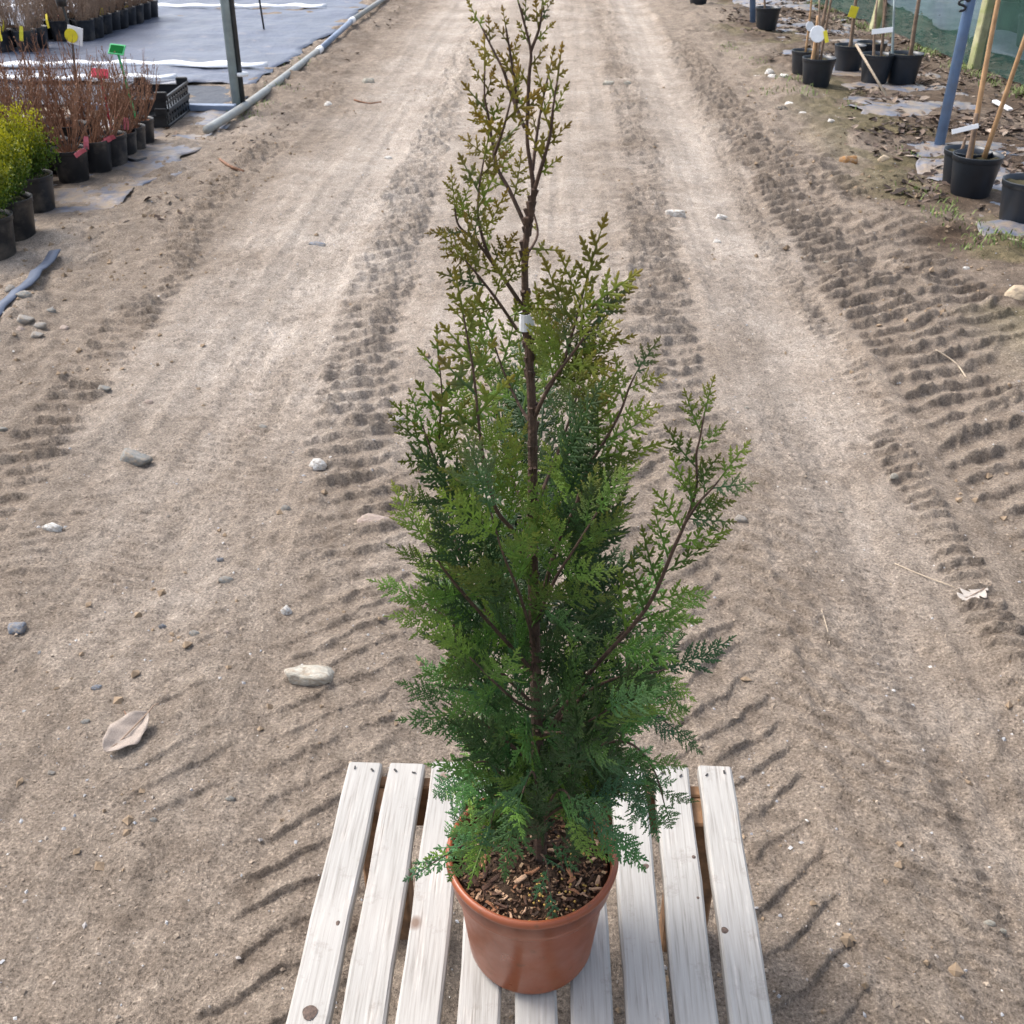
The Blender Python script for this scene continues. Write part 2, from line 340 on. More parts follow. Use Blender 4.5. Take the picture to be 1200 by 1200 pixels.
def ground_h(x, y):
    x = np.asarray(x, float); y = np.asarray(y, float)
    h = .030*fbm(x*.7, y*.5, 11, 3)+.007*fbm(x*5, y*4, 17, 4)+.0044*fbm(x*30, y*26, 23, 4)*(.7+.6*nz(x*2, y*2, 29))
    road = sst(-2.2, -1.7, x)*(1-sst(1.1, 1.6, x))
    rough = 1-road
    h = h+rough*(.022*fbm(x*3.1, y*3.1, 31, 4)+.024*np.maximum(0, fbm(x*8, y*7, 37, 4))-.012*np.maximum(0, fbm(x*6, y*6, 39, 3))+.015)
    # wheel lanes slightly sunk
    for c, w, d in ((-1.15, .33, .022), (.92, .17, .026), (-.05, .35, .008)):
        h = h-d*np.exp(-((x-c-.05*nz(y*.5, y*0, 41))/w)**2)
    h = h+.016*np.exp(-((x-1.17-.04*nz(y*1.1, y*0, 43))/.05)**2)*(.6+.6*nz(x*9, y*9, 44))
    h = h+.006*fbm(x*14, y*.45, 47, 3)*road
    T = track
    h = h+T(x, y, [(1, -1.62), (2.6, -1.66), (3.5, -1.74), (4.2, -1.80), (6, -1.93), (12, -1.9)], .25, .092, .25, .027, 51, y0=1.8, y1=9.5, keep=-.75)
    h = h+T(x, y, [(1, -.40), (2.2, -.47), (2.8, -.62), (4, -.77), (6.6, -.86), (12, -.95), (20, -1)], .31, .098, .28, .031, 57, y0=2.4, y1=17, fade=1, keep=-1.1)
    h = h+T(x, y, [(.5, -.38), (1.0, -.42), (1.5, -.46), (2.5, -.52), (3, -.6)], .32, .090, .7, .0095, 61, y0=.3, y1=2.9, keep=-.5)
    h = h+T(x, y, [(.5, -.74), (1.5, -.76), (2.5, -.8)], .26, .100, .85, .008, 67, y0=.3, y1=2.2, keep=-.1)
    h = h+T(x, y, [(2, .42), (3.7, .45), (4.9, .47), (7, .56), (12, .55), (20, .5)], .29, .098, .15, .029, 71, y0=2.9, y1=16, fade=1, keep=-1.0)
    h = h+T(x, y, [(2, .20), (4, .26), (7, .32)], .20, .095, -.2, .012, 73, y0=2.4, y1=6, keep=-.2)
    h = h+T(x, y, [(.5, .60), (1.1, .58), (1.7, .54), (2.5, .46), (3.4, .42), (4, .4)], .54, .092, .85, .0115, 79, chev=True, y0=.3, y1=3.4, keep=-.6)
    h = h+T(x, y, [(2, 1.50), (3, 1.48), (3.8, 1.42), (4.7, 1.36), (6.2, 1.30), (9, 1.27), (14, 1.2)], .38, .108, .42, .032, 83, y0=1.9, y1=12, fade=.8, keep=-1.0)
    h = h+T(x, y, [(2, 1.85), (3.8, 1.75), (5.4, 1.68), (7, 1.6)], .38, .12, .45, .027, 89, y0=1.9, y1=7.5, keep=-.6)
    h = h+T(x, y, [(1, 1.16), (2.6, 1.15), (4, 1.09), (9, 1.07)], .12, .058, .1, .022, 97, y0=1.2, y1=9, keep=-.7)
    h = h+T(x, y, [(1, .80), (2.2, .82), (3.5, .80), (6, .82)], .18, .034, -.15, .007, 101, y0=1.0, y1=6, warp=.006, keep=-.3)
    h = h+T(x, y, [(2, -1.05), (8, -1.1)], .46, .042, -.2, .009, 103, y0=2.0, y1=10, warp=.01, keep=-.4)
    h = h+T(x, y, [(2, .02), (8, -.1)], .40, .040, .2, .006, 105, y0=2.3, y1=10, warp=.01, keep=-.3)
    h = h+T(x, y, [(2, -1.45), (8, -1.5)], .2, .05, .3, .008, 107, y0=2.0, y1=8, warp=.01, keep=-.2)
    h = h-.022*np.exp(-((x+.02)/.6)**4)*np.exp(-((y-.8)/.7)**4)           # ground a little lower and level under the table
    flat = sst(-2.75, -2.5, x)*(1-sst(2.2, 2.5, x))
    return h*np.where(flat > 0, .45+.55*flat, .45)
def gz(x, y): return float(ground_h(np.array([x]), np.array([y]))[0])
def G(px, py):
    p = gp(px, py); p = gp(px, py, gz(p.x, p.y)); p.z = gz(p.x, p.y); return p

def make_ground():
    nin, out = 590, 16
    u = np.linspace(-1, 1, nin); e = np.geomspace(1.01, 60, out)-1
    us = np.concatenate([-(1+e[::-1]), u, 1+e]); ex = np.concatenate([-e[::-1], np.zeros(nin), e])
    yn = np.geomspace(.42, 17, 1230)
    yr = np.concatenate([-np.geomspace(120, .3, 16), [0, .2], yn, np.geomspace(17.3, 420, 26)])
    yy = np.clip(yr, .42, 17)
    hw = .53*(.87+.846*yy)+.22
    X = -.042*yy[:, None]+hw[:, None]*np.clip(us, -1, 1)[None, :]+ex[None, :]*3.2
    Y = np.repeat(yr[:, None], us.size, 1)
    near = (np.abs(X) < 14) & (Y > -6) & (Y < 30)
    Z = np.where(near, ground_h(X, Y), .45*.030*fbm(X*.7, Y*.5, 11, 2)+.004)
    r, c = X.shape
    me = bpy.data.meshes.new('ground')
    co = np.stack([X, Y, Z], -1).reshape(-1, 3)
    i = (np.arange(r-1)[:, None]*c+np.arange(c-1)[None, :]).ravel()
    q = np.stack([i, i+1, i+c+1, i+c], -1)
    me.vertices.add(len(co)); me.vertices.foreach_set('co', co.ravel())
    me.loops.add(q.size); me.loops.foreach_set('vertex_index', q.ravel())
    me.polygons.add(len(q)); me.polygons.foreach_set('loop_start', np.arange(0, q.size, 4))
    me.polygons.foreach_set('use_smooth', np.ones(len(q), bool))
    x, y = co[:, 0], co[:, 1]
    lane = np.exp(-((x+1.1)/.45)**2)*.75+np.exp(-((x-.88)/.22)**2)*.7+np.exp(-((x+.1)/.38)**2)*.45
    far = sst(1.2, 4.2, y)  # paler with distance: glancing sheen painted in along with the dry dust
    dry_sheen = -.18+.38*far+.8*lane*(.2+.8*far)
    dry_sheen = dry_sheen-.55*sst(1.08, 1.35, x+.1*nz(x*2, y*2, 7))-.35*sst(-1.55, -1.8, x)
    dry_sheen = dry_sheen+.25*sst(-2.0, -2.4, x)*(1-sst(7.8, 8.6, y))
    hum = sst(1.75, 2.35, x+.3*fbm(x*1.5, y*1.5, 201, 3))
    hum = np.maximum(hum*(.78+.32*nz(x*3, y*3, 205)), .5*sst(-2.55, -2.3, x)*(1-sst(-1.95, -1.75, x+.1*nz(x*3, y*3, 207)))*sst(8.2, 9, y)*(.5+.5*nz(x*5, y*5, 209)))
    hum = np.clip(np.maximum(hum, .8*sst(-2.75, -3.0, x)*(1-sst(8, 8.4, y))), 0, 1)
    moss = np.clip(1.6*fbm(x*2.2, y*2.2, 221, 4)-.25, 0, .5)*sst(1.55, 2.0, x)*(1-sst(2.5, 2.8, x))
    for n, v in (('dry', dry_sheen), ('humus', hum), ('moss', moss)):
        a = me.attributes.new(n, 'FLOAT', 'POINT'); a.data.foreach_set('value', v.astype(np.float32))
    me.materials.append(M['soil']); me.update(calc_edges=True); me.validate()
    o = link('ground', me); return tag(o, 'sandy track with tractor tyre prints between the nursery beds', 'ground', kind='structure')
make_ground()

def sheet(name, xr, yr, z, m, label, cat, nx=60, ny=120, wr=.012, seed=1, edge=.05, follow=.0, kind='structure'):
    """thin wrinkled ground cloth with an uneven rim; the soil breaks through where it is higher"""
    X, Y = np.meshgrid(np.linspace(*xr, nx), np.linspace(*yr, ny))
    ex = edge*fbm(X*0+seed, Y*1.7, seed, 4); ey = edge*fbm(X*1.7, Y*0+seed, seed+9, 4)
    fx = np.linspace(-1, 1, nx)[None, :]**4*np.sign(np.linspace(-1, 1, nx))[None, :]; 
    X = X+ex*np.abs(fx); Y = Y+ey
    Z = z+wr*(np.abs(fbm(X*1.1, Y*2.2, seed+20, 4)))+.3*wr*fbm(X*7, Y*5, seed+30, 2)+follow*ground_h(X, Y)
    mb = MB(); co = np.stack([X, Y, Z], -1).reshape(-1, 3)
    lo = co.copy(); lo[:, 2] -= .003; n = nx*ny
    F = [(j*nx+i, j*nx+i+1, (j+1)*nx+i+1, (j+1)*nx+i) for j in range(ny-1) for i in range(nx-1)]
    mb.add(co.tolist(), F)
    o = mb.build(name, m, smooth=True)
    sm = o.modifiers.new('thickness', 'SOLIDIFY'); sm.thickness = .002; sm.offset = -1
    return tag(o, label, cat, kind=kind)
sheet('weed_fabric', (-14, -2.52), (9.25, 30), .022, M['fabric'], 'grey blue woven weed fabric covering the bed beside the grey pipe', 'ground cloth', 150, 230, .03, 3, .06)
sheet('weed_fabric', (-14, -2.50), (8.38, 9.20), .012, M['fabric_dark'], 'dark smooth film strip in front of the wide weed fabric', 'ground cloth', 80, 16, .006, 5, .015)  # flat strip in a darker colour than the fabric behind
sheet('weed_fabric', (-8, -2.42), (5.25, 8.22), -.008, M['film'], 'muddy blue grey film under the potted brown shrubs', 'ground cloth', 120, 110, .02, 8, .12, .6)
sheet('weed_fabric', (2.28, 3.35), (4.6, 16), -.010, M['film'], 'crumpled grey film half buried in dead leaves by the blue poles', 'ground cloth', 90, 420, .030, 13, .12, .6)
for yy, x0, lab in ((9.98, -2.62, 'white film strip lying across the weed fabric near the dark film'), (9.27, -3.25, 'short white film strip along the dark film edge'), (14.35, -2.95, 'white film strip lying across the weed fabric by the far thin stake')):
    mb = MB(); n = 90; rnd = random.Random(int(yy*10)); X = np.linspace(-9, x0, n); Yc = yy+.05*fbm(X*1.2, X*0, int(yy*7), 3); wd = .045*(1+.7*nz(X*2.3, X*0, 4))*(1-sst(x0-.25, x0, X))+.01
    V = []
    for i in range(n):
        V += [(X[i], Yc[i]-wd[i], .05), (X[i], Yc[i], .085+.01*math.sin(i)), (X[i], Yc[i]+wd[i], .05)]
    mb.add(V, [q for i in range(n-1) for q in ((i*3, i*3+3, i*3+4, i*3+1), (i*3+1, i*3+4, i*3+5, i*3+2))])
    o = mb.build('white_film_strip', M['white_film'], smooth=True); sm = o.modifiers.new('t', 'SOLIDIFY'); sm.thickness = .003  # narrow white ridge laid across the cloth
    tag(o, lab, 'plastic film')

# ------------------------------------------------------------------ slatted table
TZ = .33
M['knot'] = simple('wood_knot', (.085, .055, .042), .7, .6, 260, .3)
def make_table():
    t = thing('slatted_table', 'low whitewashed slatted wooden table under the potted conifer', 'table', (0, 0, 0))
    far = [(410, 447), (456, 497), (506, 547), (557, 597), (608, 649), (660, 700), (714, 755), (767, 806), (818, 857)]
    near = [(332, 385), (397, 451), (464, 515), (535, 585), (604, 652), (671, 720), (735, 784), (791, 843), (857, 907)]
    yf = [893, 894, 893, 896, 897, 897, 898, 897, 898]
    for i in range(9):
        a, b = gp(far[i][0], yf[i], TZ), gp(far[i][1], yf[i], TZ); c, d = gp(near[i][0], 1200, TZ), gp(near[i][1], 1200, TZ)
        w = ((b.x-a.x)+(d.x-c.x))/2; y1 = (a.y+b.y)/2; y0 = .27+.006*math.sin(i*5)
        xm1 = (a.x+b.x)/2; k = ((c.x+d.x)/2-xm1)/(c.y-a.y); ym = (y0+y1)/2; xm = xm1+k*(ym-y1)
        mb = MB(); L = y1-y0; n = 14; th = .021; bv = .0035
        P = []; sec = [(-w/2, -th), (-w/2, -bv), (-w/2+bv, 0), (w/2-bv, 0), (w/2, -bv), (w/2, -th)]
        for j in range(n):
            yl = -L/2+L*j/(n-1); wob = .0012*math.sin(j*1.9+i*2); hz = .001*math.sin(j*.8+i)
            P += [(sx+wob*(1 if abs(sx) > w/2-.001 else .5), yl, sz+hz) for sx, sz in sec]
        F = [(j*6+q, j*6+(q+1) % 6, (j+1)*6+(q+1) % 6, (j+1)*6+q) for j in range(n-1) for q in range(6)]+[tuple(range(6)), tuple((n-1)*6+q for q in range(5, -1, -1))]
        mb.add(P, F); o = mb.build('slat', M['white_wood'], t, fix=True)
        o.location = (xm, ym, TZ+.0012*math.sin(i*3.3)); o.rotation_euler.z = -math.atan(k)
        for q, sx in enumerate((-.28, .25)):
            m2 = MB(); m2.box((w*sx, L/2-.014-.004*((i+q) % 3), .0012), (.0022+.001*((i*3+q) % 2), .0065, .0012), Matrix.Rotation(.7*(q+i), 3, 'Z'))
            m2.build('nail', M['nail'], o)
    slats = [o for o in bpy.data.objects if o.parent == t and o.name.startswith('slat')]
    for si, px, py, ra, rb in ((0, 363, 1187, .010, .0095), (0, 396, 1082, .0032, .004), (6, 757, 1016, .0062, .0055), (7, 813, 1004, .003, .003), (7, 818, 1052, .0026, .0026), (8, 849, 1091, .0052, .005), (2, 500, 1010, .0035, .004)):
        sl_ = slats[si]; p = gp(px, py, TZ)-Vector(sl_.location); p = Matrix.Rotation(-sl_.rotation_euler.z, 3, 'Z') @ p; n = 14
        mb = MB(); mb.add([(p.x, p.y, .0020)]+[(p.x+ra*math.cos(a)*(1+.12*math.sin(3*a+si)), p.y+rb*math.sin(a)*1.15, .0006) for a in [2*math.pi*q/n for q in range(n)]], [(0, 1+q, 1+(q+1) % n) for q in range(n)])
        mb.build('knot', M['knot'], sl_, smooth=True)
    for y in (1.235, .30):
        mb = MB(); mb.box((-.005, y, TZ-.022-.05), (.60, .024, .098), bev=.003); mb.build('cross_beam', M['brown_wood'], t)
    for sx in (-1, 1):
        for y, sy in ((1.235, -1), (.30, 1)):
            x = -.005+sx*.262; h0 = gz(x, y+sy*.04)-.006
            mb = MB(); mb.box((x, y+sy*.0435, (TZ-.023+h0)/2), (.075, .06, TZ-.023-h0), bev=.004); mb.build('leg', M['brown_wood'], t)
make_table()

# ------------------------------------------------------------------ pot, soil
PC = Vector((-.012, .917, TZ+.002))
def make_pot():
    t = thing('plant_pot', 'terracotta coloured plastic pot standing on the white slatted table', 'pot', PC); t.scale = (1.035, 1.035, 1)
    Hh = .195
    mb = MB(); prof = [(.0, .004), (.076, .004), (.081, .007), (.0835, .014), (.0965, .146), (.0975, .149), (.1035, .153), (.1040, .156), (.1055, .184), (.1055, Hh-.012)]
    inn = [(.1015, Hh-.012), (.101, .16), (.096, .15), (.080, .016), (0, .012)]
    mb.lathe(prof+inn, 72); mb.build('body', M['terracotta'], t, smooth=True, fix=True)
    mb = MB(); a = [(.1058+.0046*math.cos(q), Hh-.006+.0068*math.sin(q)) for q in [i*math.pi/5 for i in range(10)]]
    mb.lathe(a, 72, closed=True); mb.build('rim', M['terracotta'], t, smooth=True, fix=True)
make_pot()
SZ = PC.z+.172
def make_soil():
    t = MB(); n, k = 48, 14; V = [(0, 0, .008)]
    for i in range(1, k+1):
        for j in range(n):
            r = .1008*i/k; a = 2*math.pi*j/n; x, y = r*math.cos(a), r*math.sin(a)
            V.append((x, y, .006*float(fbm(np.array(x*40), np.array(y*40), 5, 3))+.010*(1-(i/k)**2)-(.012 if i == k else 0)))
    F = [(0, 1+j, 1+(j+1) % n) for j in range(n)]+[(1+(i-1)*n+j, 1+i*n+j, 1+i*n+(j+1) % n, 1+(i-1)*n+(j+1) % n) for i in range(1, k) for j in range(n)]
    t.add(V, F); o = t.build('potting_soil', M['peat'], smooth=True); o.location = (PC.x, PC.y, SZ); o.scale = (1.03, 1.03, 1)
    tag(o, 'dark potting soil with bark mulch filling the terracotta pot', 'soil', kind='stuff')
    rnd = random.Random(4)
    var = []
    for q in range(6):                                    # bark chips: bent splinters
        mb = MB(); L, w, th = 1, rnd.uniform(.2, .4), .10; m = 5; P = []
        for j in range(m):
            x = -L/2+L*j/(m-1); ww = w/2*(.55+.45*math.sin(math.pi*(j+.6)/m))*rnd.uniform(.8, 1.15); z = .10*math.sin(j*1.3+q)
            P += [(x, -ww, z), (x, -ww*.6, z+th), (x, ww*.7, z+th*.9), (x, ww, z)]
        Fc = [(j*4+a, j*4+(a+1) % 4, (j+1)*4+(a+1) % 4, (j+1)*4+a) for j in range(m-1) for a in range(4)]+[(0, 1, 2, 3), tuple((m-1)*4+a for a in (3, 2, 1, 0))]
        mb.add(P, Fc); var.append([mb.mesh('bark_chip', mm) for mm in (M['chipA'], M['chipB'], M['chipC'])])
    for q in range(95):
        a = rnd.uniform(0, 2*math.pi); r = .093*math.sqrt(rnd.random())
        if r < .02: continue
        x, y = r*math.cos(a), r*math.sin(a); c = link('bark_chip', rnd.choice(var)[rnd.choices((0, 1, 2), (5, 4, 2))[0]], o)
        s = rnd.uniform(.007, .021); c.scale = (s, s, s*.9); c.location = (x, y, .014*(1-(r/.1)**2)+.002+rnd.uniform(0, .004)); c.rotation_euler = (rnd.uniform(-.5, .5), rnd.uniform(-.4, .4), rnd.uniform(0, 6.3))
    mb = MB()
    for q in range(1500):                                   # fine mulch
        a = rnd.uniform(0, 2*math.pi); r = .096*math.sqrt(rnd.random()); x, y = r*math.cos(a), r*math.sin(a)
        rot = Matrix.Rotation(rnd.uniform(0, 6.3), 3, 'Z') @ Matrix.Rotation(rnd.uniform(-.7, .7), 3, 'Y')
        l = rnd.uniform(.002, .007); mb.box((x, y, .010*(1-(r/.1)**2)+rnd.uniform(.001, .006)), (l, l*rnd.uniform(.2, .6), .0012), rot)
    mb.build('mulch_crumbs', M['mulch'], o)['kind'] = 'stuff'
    mb = MB()
    for q in range(60):
        a = rnd.uniform(-1.6, .8); r = rnd.uniform(.03, .095); x, y = r*math.cos(a), r*math.sin(a)
        mb.lathe([(0, -.0016), (.0012, -.001), (.0017, 0), (.0012, .001), (0, .0016)], 7, (x, y, .011*(1-(r/.1)**2)+.006))
    mb.build('fertiliser_grains', M['grain'], o, smooth=True)['kind'] = 'stuff'
M['chipA'] = simple('chip_dark', (.07, .034, .02), .85, .5, 3); M['chipB'] = simple('chip_red', (.26, .115, .055), .85, .4, 3); M['chipC'] = simple('chip_pale', (.47, .30, .19), .85, .3, 3)
M['grain'] = simple('grain', (.42, .27, .06), .5, .3, 80)
make_soil()

# ------------------------------------------------------------------ conifer
def lobe(mb, p, d, nrm, L, w, tp):
    """one flattened scale-leaf shoot: 6-sided, slightly keeled"""
    s = nrm.cross(d); k = nrm*w*.28
    mb.add([p-s*w*.32, p+s*w*.32, p+d*L*.62-s*w*.52, p+d*L*.5+k, p+d*L*.62+s*w*.52, p+d*L-s*w*.16, p+d*L*.97+s*w*.2], [(0, 1, 3), (0, 3, 2), (1, 4, 3), (2, 3, 5), (3, 6, 5), (3, 4, 6)], 0, [tp*.6, tp*.6, tp*.85, tp*.85, tp*.85, tp, tp])
def make_frond(seed, L, maxside, step, lstep, lob, lw, env, droop, young, rach=.0012):
    rnd = random.Random(seed); mb = MB(); m = int(L/step)
    pos = Vector((0, 0, 0)); d = Vector((1, 0, 0)); bend = rnd.uniform(-.9, .9)*.6
    pts = []; 
    for i in range(m+1):
        pts.append((pos.copy(), d.copy())); t = i/m
        d = (d+Vector((0, bend*step*6*.5, -droop*step*6*(t+.15)))+Vector((0, rnd.uniform(-.04, .04), rnd.uniform(-.04, .04)))).normalized(); pos = pos+d*step
    mb.tube([p for p, _ in pts], [rach*(1-.6*i/m)+.0004 for i in range(m+1)], 5, 0, [.35*i/m for i in range(m+1)], cap=False, flat=.6)
    up = Vector((0, 0, 1))
    def chain(p, d, nrm, length, base_t, lvl):
        k = max(2, int(length/lstep)); cv = rnd.uniform(-.2, .5)
        sgn = 1
        for j in range(k):
            t = (j+.5)/k; tp = base_t+(1-base_t)*t*.6
            lobe(mb, p, d, nrm, lstep*1.75, lw*1.05, tp)
            if j < k-1 or True:
                for sg in (-1, 1):
                    if rnd.random() < .9:
                        s = nrm.cross(d)*sg; ang = R(rnd.uniform(36, 52)); l = lob*(1-.55*t)*rnd.uniform(.75, 1.2)
                        dd = (d*math.cos(ang)+s*math.sin(ang)+nrm*rnd.uniform(-.15, .12)).normalized()
                        lobe(mb, p+d*lstep*.3, dd, nrm, l, lw*rnd.uniform(.85, 1.1), tp)
                        if lvl and l > lob*.7:
                            lobe(mb, p+d*lstep*.3+dd*l*.45, (dd+d*.8).normalized(), nrm, l*.6, lw*.8, tp)
            p = p+d*lstep; d = (d+pts[0][1]*0+Vector((cv*lstep*4, 0, -droop*lstep*5))+nrm*rnd.uniform(-.06, .04)).normalized()
            nrm = (nrm-d*nrm.dot(d)).normalized()
        lobe(mb, p-d*lstep*.3, d, nrm, lob*.8, lw, min(1, base_t+.6))
    for i in range(1, m):
        p, d = pts[i]; t = i/m
        for sg in ((-1, 1) if young else ((-1,) if i % 2 else (1,))):
            nrm = (up-d*up.dot(d)).normalized(); s = nrm.cross(d)*sg
            ang = R(rnd.uniform(42, 58)-12*t); ln = maxside*env(t)*rnd.uniform(.75, 1.15)
            dd = (d*math.cos(ang)+s*math.sin(ang)+up*rnd.uniform(-.16, .08)).normalized()
            if ln > lstep*1.2: chain(p, dd, (nrm-dd*nrm.dot(dd)).normalized(), ln, t*.8, ln > .02)
            else: lobe(mb, p, dd, nrm, lob, lw, t)
    p, d = pts[-1]; nrm = (up-d*up.dot(d)).normalized(); chain(p, d, nrm, lob*1.6, .85, False)
    me = mb.mesh('frond', [M['leaf'], M['bark']], attr='tip'); me['len'] = L; return me
FULL = [make_frond(100+i, .115, .047, .0080, .0060, .0114, .0031, lambda t: (.35+1.3*t if t < .4 else 1.0*(1-(t-.4)/.62))*.95+.06, .5+.25*(i % 4), False) for i in range(9)]
MID = [make_frond(200+i, .068, .028, .0084, .0062, .0100, .0031, lambda t: (.5+.9*t if t < .4 else (1-(t-.4)/.65))+.08, .12+.15*(i % 3), False) for i in range(8)]
SLIM = [make_frond(300+i, .036, .0105, .0064, .0054, .0080, .0029, lambda t: (1-.75*t)*.9+.1, .02*(i % 3), False) for i in range(7)]
PY = PC.y
def P3(px, py, dy=0.0): return aty(px, py, PY+dy)
def smooth_path(P, k=4):
    out = []
    for i in range(len(P)-1):
        a, b, c, d = P[max(i-1, 0)], P[i], P[i+1], P[min(i+2, len(P)-1)]
        for j in range(k):
            t = j/k; out.append(.5*((2*b)+(c-a)*t+(2*a-5*b+4*c-d)*t*t+(3*b-a-3*c+d)*t*t*t))
    return out+[P[-1]]
def lerp3(a, b, t): return tuple(x+(y-x)*t for x, y in zip(a, b))
def leaf_colour(z, rnd, bright=0):
    lo, mi, hi = (.038, .122, .037), (.062, .138, .018), (.145, .128, .012)
    t = (z-.45)/1.1; c = lerp3(lo, mi, min(1, max(0, (t-.12)/.33))) if t < .45 else lerp3(mi, hi, min(1, max(0, (t-.62)/.25)))
    v = rnd.uniform(.6, 1.5); c = tuple(q*v for q in c)
    if rnd.random() < .28+bright: c = lerp3(c, (.15, .25, .028), rnd.uniform(.3, .8))  # random yellow-green fronds; the bright bias paints in sunlit highlights
    elif rnd.random() < .18: c = lerp3(c, (.030, .092, .048), .6)
    return c, min(1, max(0, (t-.34)*1.7))*rnd.uniform(.6, 1.1)+.05
def make_conifer():
    rnd = random.Random(21)
    root = thing('conifer_sapling', 'tall green conifer with bronze tipped fronds growing in the terracotta pot', 'conifer', (PC.x, PC.y, SZ))
    inv = Vector((PC.x, PC.y, SZ))
    def loc(p): return Vector(p)-inv
    mb = MB()
    tp = [P3(*q) for q in ((633, 1035), (632, 960), (630, 900), (628, 800), (625, 700), (624, 600), (624, 500), (620, 420), (616, 360), (615, 300), (619, 260), (625, 227), (622, 195), (618, 167), (618, 127), (620, 90), (622, 60), (613, 22), (608, 4))]
    tp[0].z = SZ-.01
    sp = smooth_path(tp, 4); n = len(sp)
    mb.tube([loc(p) for p in sp], [.0085*(1-i/n)**1.9+.0008 for i in range(n)], 9); 
    for i in range(160):                                     # bark flakes and old leaf scales
        j = rnd.randrange(2, int(n*.62)); p = loc(sp[j]); a = rnd.uniform(0, 6.28); r = .0085*(1-j/n)**1.9+.0006
        dv = Vector((math.cos(a), math.sin(a), 0)); mb.box(p+dv*r, (.003, .003, rnd.uniform(.005, .012)), Matrix.Rotation(a, 3, 'Z') @ Matrix.Rotation(rnd.uniform(.1, .4), 3, 'Y'))
    mb.build('trunk', M['bark'], root, smooth=False)
    count = [0]; fill = MB()
    def frond_matrix(p, d, nrm, s):
        x = d.normalized(); z = (nrm-x*nrm.dot(x)).normalized(); y = z.cross(x)
        m = Matrix((x, y, z)).transposed().to_4x4(); m = m @ Matrix.Diagonal((s, s, s, 1)); m.translation = p; return m
    def place(par, me, p, d, nrm, s, bright=0):
        z = p.z
        f = link('frond', me, par); f.matrix_basis = frond_matrix(loc(p), d, nrm, s)
        c, a = leaf_colour(z, rnd, bright); f.color = (*c, a); count[0] += 1
    def limb(pix, n, L, fam='full', tilt=0.0, r0=.0035, start=.2, bright=0, spread=52, tipfam=None, ends=.45):
        P = [P3(*q) for q in pix]; sp = smooth_path(P, 5); k = len(sp)
        mb = MB(); mb.tube([loc(p) for p in sp], [.5*r0*(1-i/k)**1.1+.0007 for i in range(k)], 6); b = mb.build('branch', M['bark'], root, smooth=True)
        cum = [0]
        for i in range(1, k): cum.append(cum[-1]+(sp[i]-sp[i-1]).length)
        T = cum[-1]
        tv = (Vector((0, 0, CAM_H))-sp[k//2]).normalized()
        for j in range(n):
            t = start+(1-start)*j/max(1, n-1) if n > 1 else 1
            s = t*T; i = max(1, min(k-1, next((q for q in range(k) if cum[q] >= s-1e-9), k-1)))
            p = sp[i-1].lerp(sp[i], (s-cum[i-1])/max(1e-6, cum[i]-cum[i-1])); d = (sp[i]-sp[i-1]).normalized()
            nrm = (tv+Vector((rnd.uniform(-.5, .5), rnd.uniform(-.3, .3), rnd.uniform(-.35, .55)))+Vector((tilt, 0, 0))).normalized()
            nrm = (nrm-d*nrm.dot(d)).normalized()
            fm = (tipfam or fam) if t > .68 else fam
            F = {'full': FULL, 'mid': MID, 'slim': SLIM}[fm]
            me = rnd.choice(F); ln = L*(1-(1-ends)*t)*rnd.uniform(.8, 1.18)
            if j == n-1: dd = d; ln *= 1.1
            else:
                a = R(spread*(1-.38*t)*rnd.uniform(.8, 1.2))*(1 if j % 2 else -1)
                dd = (Matrix.Rotation(a, 3, nrm) @ d)
            place(b, me, p, dd, nrm, ln/me['len'], bright)
        return b
    # leader shoots
    limb([(618, 140), (620, 90), (622, 60), (613, 22), (608, 4)], 6, .022, 'slim', r0=.0022, ends=.75, start=.1, spread=34)
    limb([(622, 60), (632, 33), (635, 10)], 4, .019, 'slim', r0=.0016, ends=.8, start=.25, spread=30)
    limb([(615, 150, 0), (600, 113, .01), (590, 83, .01), (577, 57, .015), (565, 33, .02)], 6, .022, 'slim', r0=.0022, ends=.75, spread=34)
    limb([(606, 120, .0), (603, 95, -.01), (597, 57, -.012), (593, 33, -.015)], 5, .020, 'slim', r0=.0018, ends=.75, spread=32)
    limb([(617, 267), (597, 223, .01), (583, 197, .015), (577, 167, .02), (573, 140, .02), (568, 113, .02), (568, 83, .025)], 11, .038, 'mid', r0=.0028, tipfam='slim', ends=.5, spread=44)
    limb([(580, 180, .0), (590, 150, -.02), (598, 120, -.02)], 4, .032, 'slim', r0=.0016, ends=.8)
    limb([(625, 227), (637, 187, -.01), (645, 157, -.015), (648, 127, -.02), (653, 95, -.02)], 7, .027, 'slim', r0=.0026, ends=.7, spread=40)
    limb([(624, 200), (628, 167, .01), (633, 133, .015), (642, 90, .02)], 5, .024, 'slim', r0=.002, ends=.7, spread=38)
    limb([(613, 360), (593, 330, -.01), (575, 303, -.02), (565, 277, -.025), (560, 250, -.03), (562, 217, -.03), (567, 187, -.03)], 10, .047, 'mid', r0=.0032, tipfam='slim', ends=.48)
    limb([(582, 315, -.01), (560, 285, -.03), (538, 265, -.045), (533, 243, -.05)], 6, .046, 'mid', r0=.002, ends=.65)
    limb([(605, 385, 0), (585, 355, -.03), (562, 325, -.05), (545, 305, -.06)], 6, .050, 'mid', r0=.0024, ends=.75)
    limb([(616, 300), (630, 275, .02), (624, 245, .03)], 3, .030, 'slim', r0=.0015)
    # right upper
    limb([(626, 490), (640, 460, -.02), (660, 425, -.03), (670, 392, -.04), (678, 365, -.04), (683, 345, -.04)], 13, .080, 'full', r0=.0035, tipfam='mid', ends=.6)
